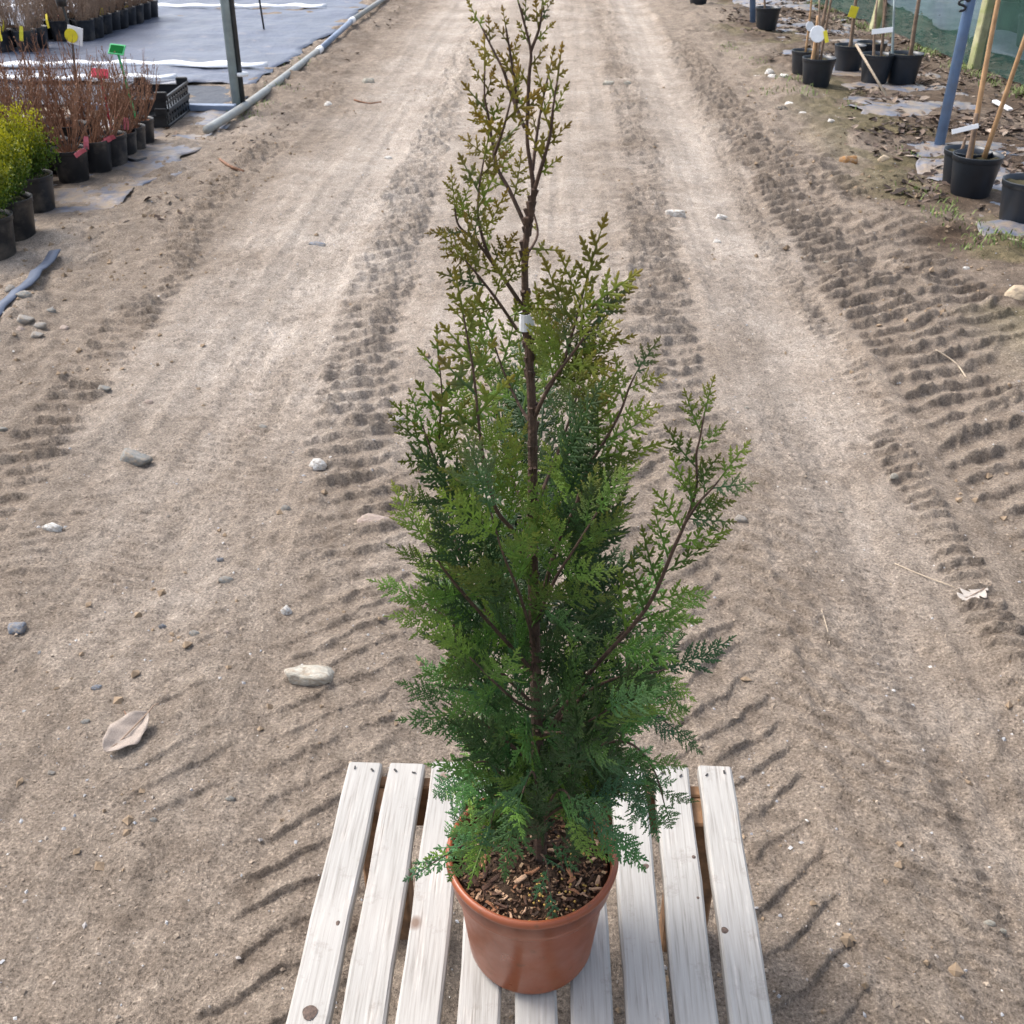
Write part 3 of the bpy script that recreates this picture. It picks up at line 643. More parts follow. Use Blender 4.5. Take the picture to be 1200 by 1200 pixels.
    limb([(640, 455, -.02), (668, 418, -.04), (685, 395, -.05), (694, 382, -.05)], 8, .060, 'mid', r0=.0022, ends=.6)
    limb([(630, 720), (645, 665, -.02), (658, 625, -.03), (674, 595, -.04), (689, 549, -.05), (708, 518, -.06), (726, 485, -.06), (737, 455, -.06), (744, 440, -.06)], 18, .092, 'full', r0=.0045, tipfam='mid', start=.28, ends=.42)
    limb([(632, 870), (690, 790, -.02), (740, 735, -.03), (766, 698, -.035), (789, 644, -.04), (804, 610, -.04), (816, 572, -.04), (816, 533, -.04), (820, 515, -.04), (825, 487, -.04)], 17, .080, 'mid', r0=.0045, tipfam='mid', start=.4, ends=.42)
    limb([(800, 618, -.04), (818, 590, -.05), (835, 572, -.05), (843, 562, -.05)], 6, .044, 'mid', r0=.0018, ends=.7)
    # left
    limb([(628, 800), (560, 700, .03), (532, 625, .05), (520, 556, .06), (515, 506, .06), (518, 465, .06), (514, 420, .06)], 15, .080, 'full', r0=.004, tipfam='slim', ends=.36, start=.3, bright=.15)
    limb([(520, 560, .06), (508, 535, .05), (500, 512, .05), (495, 498, .05)], 7, .055, 'mid', r0=.002, ends=.7, bright=.2)
    limb([(626, 690), (605, 629, -.04), (582, 598, -.06), (570, 552, -.08), (563, 514, -.09), (555, 437, -.09), (547, 392, -.09), (543, 368, -.09)], 16, .088, 'full', r0=.004, tipfam='slim', ends=.33, start=.25, bright=.2)
    limb([(624, 500), (606, 470, .02), (590, 435, .03), (578, 400, .035)], 7, .075, 'mid', r0=.0026, ends=.6)
    limb([(625, 620), (600, 560, .05), (585, 500, .06), (575, 450, .07)], 8, .085, 'full', r0=.003, ends=.6)
    limb([(625, 600), (650, 540, .04), (668, 490, .06), (680, 450, .06)], 8, .085, 'full', r0=.003, ends=.6)
    limb([(628, 790), (560, 715, -.05), (530, 680, -.07), (512, 655, -.08), (503, 640, -.08)], 12, .085, 'full', r0=.0035, ends=.6, bright=.25)
    limb([(629, 830), (560, 760, -.03), (520, 722, -.03), (497, 706, -.03)], 10, .085, 'full', r0=.0035, ends=.65, bright=.2)
    # front middle
    limb([(628, 760), (610, 700, -.07), (590, 650, -.11), (575, 600, -.12)], 9, .095, 'full', r0=.0033, ends=.7)
    limb([(627, 730), (650, 680, -.06), (675, 640, -.09), (700, 600, -.1)], 9, .092, 'full', r0=.0033, ends=.65)
    limb([(632, 838), (605, 822, -.06), (580, 800, -.1), (550, 770, -.12)], 9, .092, 'full', r0=.0035, ends=.75)
    limb([(635, 858), (662, 858, -.06), (690, 845, -.1), (712, 832, -.12)], 9, .098, 'full', r0=.0035, ends=.8)
    # lower
    limb([(632, 870), (690, 810, .0), (740, 790, .0), (765, 788, .0), (780, 784, .0)], 12, .080, 'full', r0=.0038, ends=.75, bright=.1)
    limb([(630, 850), (700, 770, .04), (745, 730, .06), (780, 715, .07)], 10, .085, 'full', r0=.0038, ends=.7)
    limb([(632, 930), (690, 880, -.03), (735, 870, -.05), (765, 900, -.06), (778, 940, -.06)], 11, .082, 'full', r0=.0035, ends=.75)
    limb([(632, 920), (700, 850, .03), (750, 830, .05), (785, 850, .05)], 9, .082, 'full', r0=.0035, ends=.75)
    limb([(631, 900), (570, 850, .0), (540, 832, .0), (522, 822, .0)], 10, .08, 'full', r0=.0035, ends=.75)
    limb([(632, 950), (580, 900, -.02), (560, 893, -.03), (543, 905, -.03)], 9, .082, 'full', r0=.0033, ends=.75)
    limb([(632, 960), (600, 930, -.06), (585, 935, -.1), (575, 965, -.11)], 8, .085, 'full', r0=.003, ends=.8, bright=.5)
    limb([(633, 970), (650, 930, -.06), (665, 930, -.1), (672, 960, -.11)], 7, .075, 'full', r0=.003, ends=.8)
    limb([(632, 975), (600, 955, -.05), (575, 960, -.085), (558, 985, -.09)], 8, .080, 'full', r0=.003, ends=.85, start=.3)
    limb([(632, 965), (660, 945, -.05), (690, 945, -.07), (712, 965, -.075)], 8, .078, 'full', r0=.003, ends=.85, start=.3)
    limb([(632, 955), (628, 915, -.08), (622, 905, -.11), (612, 930, -.125)], 7, .085, 'full', r0=.003, ends=.85, start=.3, bright=.3)
    limb([(632, 940), (570, 905, .03), (558, 915, .04), (545, 935, .04)], 8, .08, 'full', r0=.003, ends=.8, start=.3)
    limb([(632, 940), (700, 905, .04), (735, 910, .05), (755, 940, .05)], 8, .08, 'full', r0=.003, ends=.8, start=.3)
    limb([(633, 985), (560, 985, -.02), (525, 1001, -.03), (497, 1018, -.03)], 12, .032, 'slim', r0=.0022, ends=.8, start=.4, spread=24)
    limb([(633, 1000), (640, 1010, -.05), (645, 1045, -.075)], 4, .045, 'mid', r0=.0018, ends=.8, spread=30)
    limb([(633, 990), (680, 980, -.02), (705, 985, -.03)], 4, .05, 'mid', r0=.002, ends=.8)
    # inner fill, too tangled to count
    acc = {'v': [], 'f': [], 'm': [], 'a': [], 'n': 0}
    env = [(440, 560, 690), (520, 510, 715), (600, 505, 720), (680, 490, 730), (740, 490, 760), (800, 515, 790), (860, 530, 770), (920, 550, 740), (970, 565, 712), (1005, 585, 690)]
    ey, el, er = zip(*env)
    data = []
    for me in FULL[:6]:
        v = np.empty(len(me.vertices)*3); me.vertices.foreach_get('co', v)
        data.append((v.reshape(-1, 3), [tuple(p.vertices) for p in me.polygons], [p.material_index for p in me.polygons], [q.value for q in me.attributes['tip'].data]))
    for q in range(185):
        py = 450+540*rnd.random()**.8; a, b = np.interp(py, ey, el), np.interp(py, ey, er)
        c = (a+b)/2; px = c+(b-c)*rnd.uniform(-.72, .72); dy = rnd.uniform(-.08, .13)
        if py < 750 and abs(px-626) < 40: dy = rnd.uniform(.03, .13)
        elif py > 780: dy = rnd.uniform(-.11, .11)
        if py < 560 and rnd.random() < .4: continue
        p = P3(px, py, dy); out = (p-P3(627, py+60, 0)); d = (out.normalized()+Vector((0, 0, rnd.uniform(-.2, .9)))).normalized()
        nrm = Vector((rnd.uniform(-.7, .7), -1+rnd.uniform(-.3, .8), rnd.uniform(0, .9))).normalized()
        v, f, mi, at_ = rnd.choice(data); s = rnd.uniform(.6, 1.0)
        m = np.array(frond_matrix(loc(p-d*.04), d, nrm, s)); b0 = acc['n']
        acc['v'].append(v @ m[:3, :3].T+m[:3, 3]); acc['f'] += [tuple(i+b0 for i in t) for t in f]; acc['m'] += mi; acc['a'] += at_; acc['n'] += len(v)
    me = bpy.data.meshes.new('inner_foliage'); me.from_pydata(np.concatenate(acc['v']).tolist(), [], acc['f'])
    me.materials.append(M['leaf']); me.materials.append(M['bark']); me.polygons.foreach_set('material_index', acc['m'])
    a = me.attributes.new('tip', 'FLOAT', 'POINT'); a.data.foreach_set('value', acc['a'])
    o = link('inner_foliage', me, root); o.color = (.022, .062, .016, .1); o['kind'] = 'stuff'  # darker than the outer fronds: crown-interior shade put into the colour
    print('FRONDS', count[0])
    return sp
make_conifer()
# white label band on the stem
mb = MB(); c = P3(615, 377, -.004); n = 9; V = []
for i in range(n):
    a = math.pi*(.15+1.5*i/(n-1)); V += [(.0062*math.cos(a), -.0062*math.sin(a), -.011), (.0062*math.cos(a), -.0062*math.sin(a), .011)]
V += [(.013, .001, -.016), (.010, .0015, .002)]
F = [(2*i, 2*i+2, 2*i+3, 2*i+1) for i in range(n-1)]+[(0, 1, 2*n+1, 2*n)]
mb.add(V, F); o = mb.build('plant_label', M['white_plastic']); o.location = c; o.scale = (.8, .8, .75); sm = o.modifiers.new('t', 'SOLIDIFY'); sm.thickness = .0007
tag(o, 'small white label band wrapped round the conifer stem', 'label')

# ------------------------------------------------------------------ pots and plants behind
def pot_mesh(r, h, m, n=28, soil='dark_soil', ribs=True):
    mb = MB(); rb = r*.78
    mb.lathe([(0, .0), (rb-.006, .0), (rb, .006), (r*.965, h*.86), (r*.97, h*.865), (r, h*.87), (r*1.01, h*.985), (r*1.02, h), (r*.975, h), (r*.93, h*.86), (rb*.97, .02), (0, .012)], n)
    return mb.mesh('pot_body', m, smooth=True, fix=True)
def soil_mesh(r, m, seed=1):
    mb = MB(); n, k = 24, 5; V = [(0, 0, 0.01)]
    for i in range(1, k+1):
        for j in range(n):
            q = r*i/k; a = 2*math.pi*j/n; V.append((q*math.cos(a), q*math.sin(a), .016*float(nz(q*math.cos(a)*30, q*math.sin(a)*30, seed))))
    mb.add(V, [(0, 1+j, 1+(j+1) % n) for j in range(n)]+[(1+(i-1)*n+j, 1+i*n+j, 1+i*n+(j+1) % n, 1+(i-1)*n+(j+1) % n) for i in range(1, k) for j in range(n)])
    return mb.mesh('soil', m, smooth=True)
def twig_mesh(seed, h, spread, n, m, r=.0022, side=5, rb=.05):
    rnd = random.Random(seed); mb = MB()
    for i in range(n):
        a = rnd.uniform(0, 6.28); q = rb*math.sqrt(rnd.random()); hh = h*rnd.uniform(.5, 1.08); sp = spread*rnd.uniform(.2, 1)
        p0 = Vector((q*math.cos(a), q*math.sin(a), 0)); p1 = p0+Vector((sp*math.cos(a), sp*math.sin(a), hh)); mid = p0.lerp(p1, .45)+Vector((rnd.uniform(-.03, .03)+.02*math.cos(a), rnd.uniform(-.03, .03), 0))
        pts = [p0, p0.lerp(mid, .5)+Vector((rnd.uniform(-.01, .01), rnd.uniform(-.01, .01), 0)), mid, mid.lerp(p1, .5)+Vector((rnd.uniform(-.014, .014), rnd.uniform(-.014, .014), 0)), p1]
        mb.tube(pts, [r*1.5, r*1.3, r, r*.8, r*.45], 4, cap=False)
        for k in range(side):
            t = rnd.uniform(.3, .95); f = t*4; j = min(3, int(f)); b = pts[j].lerp(pts[j+1], f-j); a2 = rnd.uniform(0, 6.28); l = hh*rnd.uniform(.10, .28)*(1.2-t*.6)
            e = b+Vector((math.cos(a2)*.55, math.sin(a2)*.55, .85))*l
            mb.tube([b, b.lerp(e, .5)+Vector((rnd.uniform(-.008, .008), rnd.uniform(-.008, .008), 0)), e], [r*.75, r*.6, r*.35], 3, cap=False)
            if rnd.random() < .35:
                mb.box(e, (.006, .004, .009), Matrix.Rotation(rnd.uniform(0, 3), 3, 'X'))
    return mb.mesh('twigs', m)
def bush_mesh(seed, rx, h, n, m):
    rnd = random.Random(seed); mb = MB()
    tips = []
    for i in range(60):
        a = rnd.uniform(0, 6.28); q = math.sqrt(rnd.random())*rx; z = h*rnd.uniform(.35, 1)*(1-.3*(q/rx)**2)
        tips.append(Vector((q*math.cos(a), q*math.sin(a), z)))
    for i in range(n):
        t = rnd.choice(tips); base = Vector((t.x*.35, t.y*.35, h*.05)); f = rnd.random()**.6
        p = base.lerp(t, f)+Vector([rnd.gauss(0, .018) for _ in range(3)])
        d = Vector((rnd.uniform(-1, 1), rnd.uniform(-1, 1), rnd.uniform(.1, 1.2))).normalized(); s = d.orthogonal().normalized(); s = Matrix.Rotation(rnd.uniform(0, 6.28), 3, d) @ s
        l = rnd.uniform(.010, .018); w = l*.32; nn = d.cross(s)*w*.4
        tp = min(1, max(0, (p.z/h-.2)*1.5+rnd.uniform(-.25, .3)))
        mb.add([p, p+d*l*.5+s*w, p+d*l, p+d*l*.5-s*w, p+d*l*.5-nn], [(0, 1, 4), (1, 2, 4), (2, 3, 4), (3, 0, 4)], 0, tp)
    return mb.mesh('foliage', m, attr='tip')
PB = {k: pot_mesh(r, h, M[mm]) for k, r, h, mm in (('small', .10, .18, 'black_pot'), ('mid', .115, .20, 'black_pot'), ('bush', .12, .21, 'black_pot'), ('tree', .135, .225, 'slate_pot'), ('red', .115, .20, 'red_pot'))}
SO = {k: soil_mesh(r*.94, M[mm]) for k, r, mm in (('small', .098, 'pot_soil'), ('mid', .112, 'pot_soil'), ('bush', .117, 'dark_soil'), ('tree', .131, 'dark_soil'), ('red', .112, 'pot_soil'))}
HT = {'small': .18, 'mid': .20, 'bush': .21, 'tree': .225, 'red': .20}
TW = [twig_mesh(400+i, .50, .22, 30, M['twig'], .0026) for i in range(5)]
TWP = [twig_mesh(420+i, .50, .13, 46, M['twig2'], .002, 6, .06) for i in range(4)]
BU = [bush_mesh(440+i, .17, .33, 6500, M['yleaf']) for i in range(3)]
def potted(name, kind, x, y, label, cat, group, rz, plants, z=None, lean=(0, 0), sc=1):
    z = gz(x, y)-.004 if z is None else z
    t = thing(name, label, cat, (x, y, z), rz, group); t.rotation_euler = (lean[0], lean[1], rz); t.scale = (sc,)*3
    b = link('pot', PB[kind], t); s = link('soil', SO[kind], t, (0, 0, HT[kind]*.88))
    for nm, me, c in plants:
        o = link(nm, me, t, (0, 0, HT[kind]*.88)); 
        if c: o.color = c
        if nm == 'foliage': o.scale.z = 1.28
    return t
rnd = random.Random(9)
# brown shrubs: front row as seen, then the rows behind
row = [(84, 214), (112, 203), (131, 196), (146, 187), (157, 181), (167, 170)]
ORD = ['first', 'second', 'third', 'fourth', 'fifth', 'sixth', 'seventh', 'eighth', 'ninth']
for i, (px, py) in enumerate(row):
    p = gp(px, py); p.y += .09
    potted('potted_shrub', 'mid' if i < 3 else 'small', p.x-.02, p.y, 'bare brown shrub in the track-edge row, %s pot from the black crates' % ORD[5-i], 'shrub', 'brown shrubs along the track edge', rnd.uniform(0, 6), [('twigs', TW[i % 5], None)], sc=.95 if i < 3 else .88)
for r_ in range(3):
    for c_ in range(5):
        x = -3.13-.27*r_+rnd.uniform(-.03, .03); y = 5.95+.27*c_+rnd.uniform(-.03, .03)+.1*r_
        if r_ > 0 and c_ == 4: continue
        potted('potted_shrub', 'mid', x, y, 'bare brown shrub in the %s row behind the track-edge row, %s from the crates' % (ORD[r_], ORD[4-c_]), 'shrub', 'brown shrubs in the inner rows', rnd.uniform(0, 6), [('twigs', TW[(r_*5+c_) % 5], None)], sc=rnd.uniform(.95, 1.1))
# yellow green shrubs
for i, (px, py) in enumerate([(50, 250), (26, 284), (2, 308), (12, 245), (-22, 285)]):
    p = gp(px, py); p.y += .10
    t = potted('potted_bush', 'bush', p.x-.07, p.y, ['yellow green bush in grimy pot next to the brown shrubs', 'yellow green bush in the middle of the track-edge bushes', 'yellow green bush in the pot closest to the blue strap', 'yellow green bush behind the bush next to the brown shrubs', 'yellow green bush behind the middle track-edge bush'][i], 'bush', 'yellow green evergreen bushes', rnd.uniform(0, 6), [('foliage', BU[i % 3], (.045, .10, .004, 1.0))], sc=.96)
# far block of pots
far_spots = []
for r_ in range(9):
    far_spots.append((-4.96+.012*r_, 11.65+.215*r_, 'pale bare shrub, outer column of the long block, %s from the red pots' % ORD[8-r_]))
    far_spots.append((-5.19+.01*r_, 11.60+.215*r_, 'pale bare shrub, second column of the long block, %s from the red pots' % ORD[8-r_]))
    if r_ < 4: far_spots.append((-5.42, 11.55+.215*r_, 'pale bare shrub in black pot in the third column of the long block'))
for c_ in range(3):
    for r_ in range(2): far_spots.append((-5.22-.24*c_, 10.85+.24*r_, 'pale bare shrub in black pot in the separate bunch before the long block'))
for x, y, k in far_spots:
    potted('potted_shrub', 'mid', x, y, k, 'shrub', 'pale shrubs in the front bunch' if 'bunch' in k else 'pale shrubs in the long block', rnd.uniform(0, 6), [('twigs', TWP[int(rnd.random()*4)], None)], z=.026, sc=1.0)
p = gp(60, 48); potted('potted_shrub', 'red', p.x, p.y+.1, 'pale bare shrub in brick red pot among black pots', 'shrub', None, 1, [('twigs', TWP[1], None)], z=.026)
for i, (px, py) in enumerate([(160, 22), (152, 12), (166, 8)]):
    p = gp(px, py); potted('potted_shrub', 'red', p.x, p.y+.1, 'pale bare shrub in brick red pot at the end of the pot block', 'shrub', 'red pots at the block end', i, [('twigs', TWP[i], None)], z=.026, sc=.9)
# small yellow and pink plastic tags in the pots
def slip(px, py, Y, m, label, group, l=.07, w=.014, ang=.5):
    mb = MB(); mb.add([(-w/2, 0, 0), (w/2, 0, 0), (w/2, .006, l*.6), (-w/2, .006, l*.6), (w/2*.8, .022, l), (-w/2*.8, .022, l)], [(0, 1, 2, 3), (3, 2, 4, 5)])
    o = mb.build('plant_label', m); o.location = aty(px, py, Y); o.rotation_euler = (0.3*ang, ang, ang*2); sm = o.modifiers.new('t', 'SOLIDIFY'); sm.thickness = .001
    return tag(o, label, 'label', group)
for i, (px, py) in enumerate([(119, 25), (126, 27), (141, 16), (148, 20), (57, 33), (25, 48), (3, 36), (2, 48)]):
    slip(px, py, [12.1, 12.2, 12.7, 12.9, 11.2, 10.72, 10.72, 10.72][i], M['yellow_plastic'], 'small yellow plastic label hanging on the pale brown potted shrubs', 'yellow labels on the pale shrubs', .13, .035, rnd.uniform(-1, 1))
for i, (px, py) in enumerate([(88, 183), (101, 175), (118, 170), (122, 165), (148, 152), (138, 140)]):
    slip(px, py, [6.12, 6.3, 6.42, 6.5, 6.8, 6.95][i], M['pink_plastic'], 'small pink plastic label on the soil of a brown potted shrub', 'pink labels in the brown shrubs', .07, .03, rnd.uniform(-1.4, 1.4))
# signs on stakes
def stake_sign(px0, py0, px1, py1, Y, mst, mface, mback, w, h, tilt, label, rim=True):
    a = aty(px1, py1, Y); b = aty(px0, py0, Y); gzv = gz(a.x, Y)
    foot = a+(a-b)*((a.z-(gzv-.03))/(b.z-a.z)); 
    t = thing('sign_stake', label, 'sign', foot)
    mb = MB(); mb.tube([Vector((0, 0, 0)), b-foot], .008, 6); mb.build('stake', mst, t)
    rot = Matrix.Rotation(tilt[2], 3, 'Z') @ Matrix.Rotation(tilt[0], 3, 'X') @ Matrix.Rotation(tilt[1], 3, 'Y')
    mb = MB(); mb.box((0, 0, 0), (w, .008, h), bev=.003); f = mb.build('panel', mback, t); f.matrix_local = Matrix.Translation(b-foot) @ rot.to_4x4()
    mb = MB(); mb.box((0, -.0052, 0), (w*.82, .003, h*.7)); mb.build('face', mface, f)
    return t
stake_sign(137, 58, 152, 112, 7.15, M['green_plastic'], M['dkgreen_plastic'], M['green_plastic'], .105, .075, (-.75, .12, 0), 'green plastic sign on a slim green stake beside the black crates')
stake_sign(117, 86, 124, 120, 6.85, M['red_plastic'], M['red_plastic'], M['red_plastic'], .10, .07, (-.8, .2, .5), 'red plastic sign on a red stake among the brown shrubs')
t = thing('sign_stake', 'dark stake with yellow disc on white card among brown shrubs', 'sign', aty(88, 84, 7.3))
t.location.z = 0; B = t.location.copy()
top = aty(72, 0, 7.3); lab = aty(84, 41, 7.3); base = aty(88, 84, 7.3)
mb = MB(); mb.tube([Vector((.01, 0, 0)), base-B, lab-B, top-B+Vector((-.01, 0, .05))], .008, 6); mb.build('stake', M['dark_metal'], t)
mb = MB(); mb.box((0, 0, 0), (.10, .006, .11), Matrix.Rotation(.25, 3, 'Y')); c = mb.build('card', M['white_plastic'], t); c.location = lab-B+Vector((.03, -.02, 0))
mb = MB(); mb.lathe([(0, 0), (.043, 0), (.043, .004), (0, .004)], 20); d = mb.build('disc', M['yellow_plastic'], c, fix=True); d.location = (-.022, -.006, .0); d.rotation_euler = (math.pi/2, 0, 0)
mb = MB(); mb.lathe([(0, -.04), (.03, -.035), (.036, 0), (.03, .03), (.012, .05), (0, .052)], 12, (0, 0, 0)); k = mb.build('knob', M['clean_black'], t, smooth=True); k.location = top-B+Vector((0, -.01, 0))

# crates
def crate(loc, rz, label):
    t = thing('plastic_crate', label, 'crate', loc, rz, None)
    w, l, h = .40, .60, .115
    mb = MB(); mb.box((0, 0, .008), (w-.02, l-.02, .008)); mb.build('base', M['clean_black'], t)
    for sx in (-1, 1):
        mb = MB(); mb.box((sx*(w/2-.006), 0, h-.016), (.016, l, .018), bev=.003); mb.box((sx*(w/2-.006), 0, .012), (.014, l, .022), bev=.003); mb.box((sx*(w/2-.009), 0, h*.5), (.006, l-.01, .02))
        for k in range(9): mb.box((sx*(w/2-.009), -l/2+.03+k*(l-.06)/8, h/2), (.008, .016, h-.03))
        mb.build('side', M['clean_black'], t)
    for sy in (-1, 1):
        mb = MB(); mb.box((0, sy*(l/2-.006), h*.36), (w-.03, .008, h*.6)); mb.box((0, sy*(l/2-.006), h*.70), (w*.96, .016, .014), bev=.003)
        for sx in (-1, 1): mb.box((sx*(w/2-.045), sy*(l/2-.006), h*.95), (.088, .018, h*.45), bev=.006)
        mb.build('end', M['clean_black'], t)
    return t
cp = gp(203, 151); cx, cy = cp.x-.24, cp.y+.30
crate((cx, cy, gz(cx, cy)+.0), .04, 'black plastic crate under another crate beside the brown shrubs')
crate((cx+.01, cy+.005, gz(cx, cy)+.108), .06, 'black plastic crate stacked on top of another crate')
# pipe with couplings along the bed
def pipe():
    t = thing('edging_pipe', 'long pale grey pipe lying along the bed edge by the track', 'pipe')
    pts = [gp(242, 150, .05), gp(300, 111, .05), gp(374, 58, .05)]; r = .030
    for q in pts: q.z = gz(q.x, q.y)+.045
    mb = MB(); mb.tube(smooth_path(pts, 6), r, 14); mb.build('pipe_length', M['pipe'], t, smooth=True)
    p2 = [pts[-1], gp(413, 29, .05), gp(452, -2, .05), Vector((-2.42, 22, .045))]
    for q in p2[1:]: q.z = gz(q.x, min(q.y, 17))+.045
    mb = MB(); mb.tube([p2[0].lerp(p2[1], .002), p2[1]], r*.93, 14); mb.build('pipe_length', M['pipe_blue'], t, smooth=True)
    mb = MB(); mb.tube([p2[1].lerp(p2[2], .002), p2[2], p2[3]], r*.97, 14); mb.build('pipe_length', M['pipe'], t, smooth=True)
    for a, b in ((pts[-1], p2[1]), (p2[1], p2[2])):
        d = (b-a).normalized(); mb = MB(); mb.tube([a-d*.10, a+d*.06], r*1.13, 16); mb.build('coupling', M['white_plastic'], t, smooth=True)
pipe()
# plank in front of the dark strip
mb = MB(); a, b = gp(222, 130), gp(277, 131); mb.box(((a.x-.9+b.x)/2, b.y, .03), (b.x-a.x+.9, .07, .045), bev=.004); o = mb.build('edging_plank', M['pipe_blue']); tag(o, 'grey edging plank lying along the dark film by the metal post', 'plank')
# poles
def pole(px0, py0, px1, py1, r, m, label, cat='post', name='metal_post', n=14):
    b = gp(px0, py0); b.z = gz(b.x, b.y); tpt = aty(px1, py1, b.y); d = (tpt-b); top = b+d*(2.3/d.z)
    t = thing(name, label, cat, b); mb = MB(); mb.tube([-d.normalized()*.05, top-b], r, n); mb.build('shaft', m, t, smooth=True); return t, d.normalized(), b
t, d, b = pole(278, 128, 263, 0, .034, M['galv'], 'grey galvanised metal post beside the grey pipe and dark film')
mb = MB(); mb.tube([Vector((.047, .012, -.02)), d*2.28+Vector((.047, .012, 0))], .020, 8); mb.build('dark_rail', M['dark_metal'], t, smooth=True)  # thin dark tube running up the right side of the post
q = aty(284, 87, b.y)-b; mb = MB(); mb.tube([q-d*.012, q+d*.012], .043, 14); mb.build('band', M['white_plastic'], t, smooth=True)
pole(310, 38, 304, 0, .011, M['dark_metal'], 'thin dark stake standing in the weed fabric', 'stake', 'thin_stake', 8)
t, d, b = pole(1100, 173, 1137, 0, .034, M['blue_pole'], 'tall blue painted pole beside the two-caned black pot')
q = aty(1126, 6, b.y)-b; mb = MB(); pth = [q+Vector((x*.045, -.03, z*.05)) for x, z in ((.7, .55), (.2, .75), (-.45, .55), (-.5, .2), (0, .05), (.45, -.15), (.3, -.5), (-.3, -.6))]
pth = [q+Vector((.08, -.01, .05))]+pth; mb.tube(smooth_path(pth, 4), .008, 6); mb.build('hook', M['clean_black'], t, smooth=True)
pole(882, 29, 882, 0, .034, M['blue_pole'], 'blue painted pole next to a lone black pot further along the track')

# ------------------------------------------------------------------ right side : potted trees
def stick(t, a, b, r, m, nm, bow=(0, 0, 0), n=6):
    mb = MB(); mb.tube(sag(a, b, 7, bow), [r*(1.1-.35*i/6) for i in range(7)], n); return mb.build(nm, m, t, smooth=True)
def tree_pot(px, py, label, group, sc, sticks, kind='tree', cat='tree'):
    p = gp(px, py); p.y += .11*sc; t = potted('potted_tree', kind, p.x, p.y, label, cat, group, 0, [], sc=sc)
    z0 = HT[kind]*.85; W0 = Vector((p.x, p.y, gz(p.x, p.y)-.004))
    for (bx, by, tx, ty, dy, r, m, nm) in sticks:
        a = aty(bx, by, p.y); e = aty(tx, ty, p.y+dy); a = a-W0; e = e-W0; a = a/sc; e = e/sc
        if m == 'trunk' or m == 'cane': e = a+(e-a)*1.6
        a = a-(e-a).normalized()*max(0, (a.z-z0+.03)/max(.1, (e-a).normalized().z))
        stick(t, a, e, r/sc, M[m], nm, (rnd.uniform(-.012, .012), 0, 0))
    return t
tree_pot(1143, 236, 'dark pot with two leaning brown canes by the blue pole', None, 1.0, [(1138, 180, 1172, 0, .05, .014, 'cane', 'cane'), (1153, 186, 1203, 40, -.1, .013, 'cane', 'cane'), (1136, 178, 1141, 150, 0, .016, 'trunk', 'stump')])
tree_pot(1131, 228, 'dark pot tucked behind the pot with two canes', None, .95, [(1122, 185, 1128, 170, 0, .01, 'trunk', 'stump')])
tree_pot(1204, 268, 'dark pot of mossy soil next to the two-caned pot', None, 1.0, [(1214, 215, 1250, 60, 0, .013, 'trunk', 'stem')])
tree_pot(958, 108, 'tall dark pot with a bundle of stems and white tags', None, 1.0, [(955, 70, 968, 0, 0, .014, 'trunk', 'stem'), (962, 70, 975, 0, .03, .010, 'trunk', 'stem'), (958, 72, 960, 0, -.05, .009, 'twig2', 'stem'), (952, 70, 956, 38, 0, .016, 'cane', 'cane')])
tree_pot(943, 92, 'dark pot touching the tall pot with stems and white tags', None, .9, [(944, 60, 950, 0, 0, .009, 'cane', 'cane')])
tree_pot(995, 88, 'wide low dark pot with a single trunk, beside the leaning cane', None, 1.0, [(995, 68, 1003, 0, 0, .016, 'trunk', 'trunk')])
tree_pot(1027, 102, 'dark pot with mossy soil and two thin stems, behind the leaning cane', None, 1.0, [(1024, 78, 1028, 0, 0, .011, 'twig2', 'stem'), (1032, 78, 1040, 0, 0, .010, 'trunk', 'stem')])
tree_pot(1060, 102, 'dark pot with a grey rod and a brown trunk, in front of the shade net', None, 1.05, [(1045, 80, 1048, 0, 0, .011, 'galv', 'rod'), (1066, 74, 1078, 0, 0, .017, 'trunk', 'trunk')])
tree_pot(1020, 84, 'dark pot half hidden behind the mossy pot by the leaning cane', None, 1.0, [(1034, 62, 1036, 0, 0, .011, 'trunk', 'stem')])
tree_pot(899, 40, 'lone dark pot with one thin stem beside the far blue pole', None, 1.0, [(898, 22, 897, 0, 0, .012, 'trunk', 'stem')])
tree_pot(819, 7, 'dark pot alone at the far end of the track edge', None, 1.0, [(819, 0, 820, -30, 0, .012, 'trunk', 'stem')])
# leaning cane
a = G(1040, 116); b = aty(1003, 52, a.y+.35); mb = MB(); mb.tube([a+Vector((0, 0, .004)), b], .010, 7); tag(mb.build('garden_cane', M['straw'], smooth=True), 'pale cane leaning against the mossy dark pots', 'cane')
# white tags
def plate(px, py, Y, w, h, m, label, rot=(0, 0, 0), round_=False, name='plant_label', group=None):
    mb = MB()
    if round_: mb.lathe([(0, 0), (w/2*.92, 0), (w/2, .002), (w/2*.92, .004), (0, .004)], 18); rot = (rot[0]+math.pi/2, rot[1], rot[2])
    else: mb.box((0, 0, 0), (w, .003, h), bev=.001)
    o = mb.build(name, m, fix=True); o.location = aty(px, py, Y); o.rotation_euler = rot; o.scale.y = 1
    return tag(o, label, 'label', group)
plate(949, 31, 9.93, .085, .1, M['white_plastic'], 'round white tag on the thin cane of the pot cluster', (-.4, .3, .3), True)
plate(958, 40, 9.18, .13, .10, M['white_plastic'], 'large white tag on the bundle of stems', (-.4, .35, 0), True)
plate(968, 43, 9.17, .03, .09, M['yellow_plastic'], 'narrow yellow slip next to the large white tag', (-.2, -.3, 0))
plate(1000, 14, 10.05, .07, .09, M['yellow_plastic'], 'yellow green tape tied round the single trunk', (0, .2, 0))
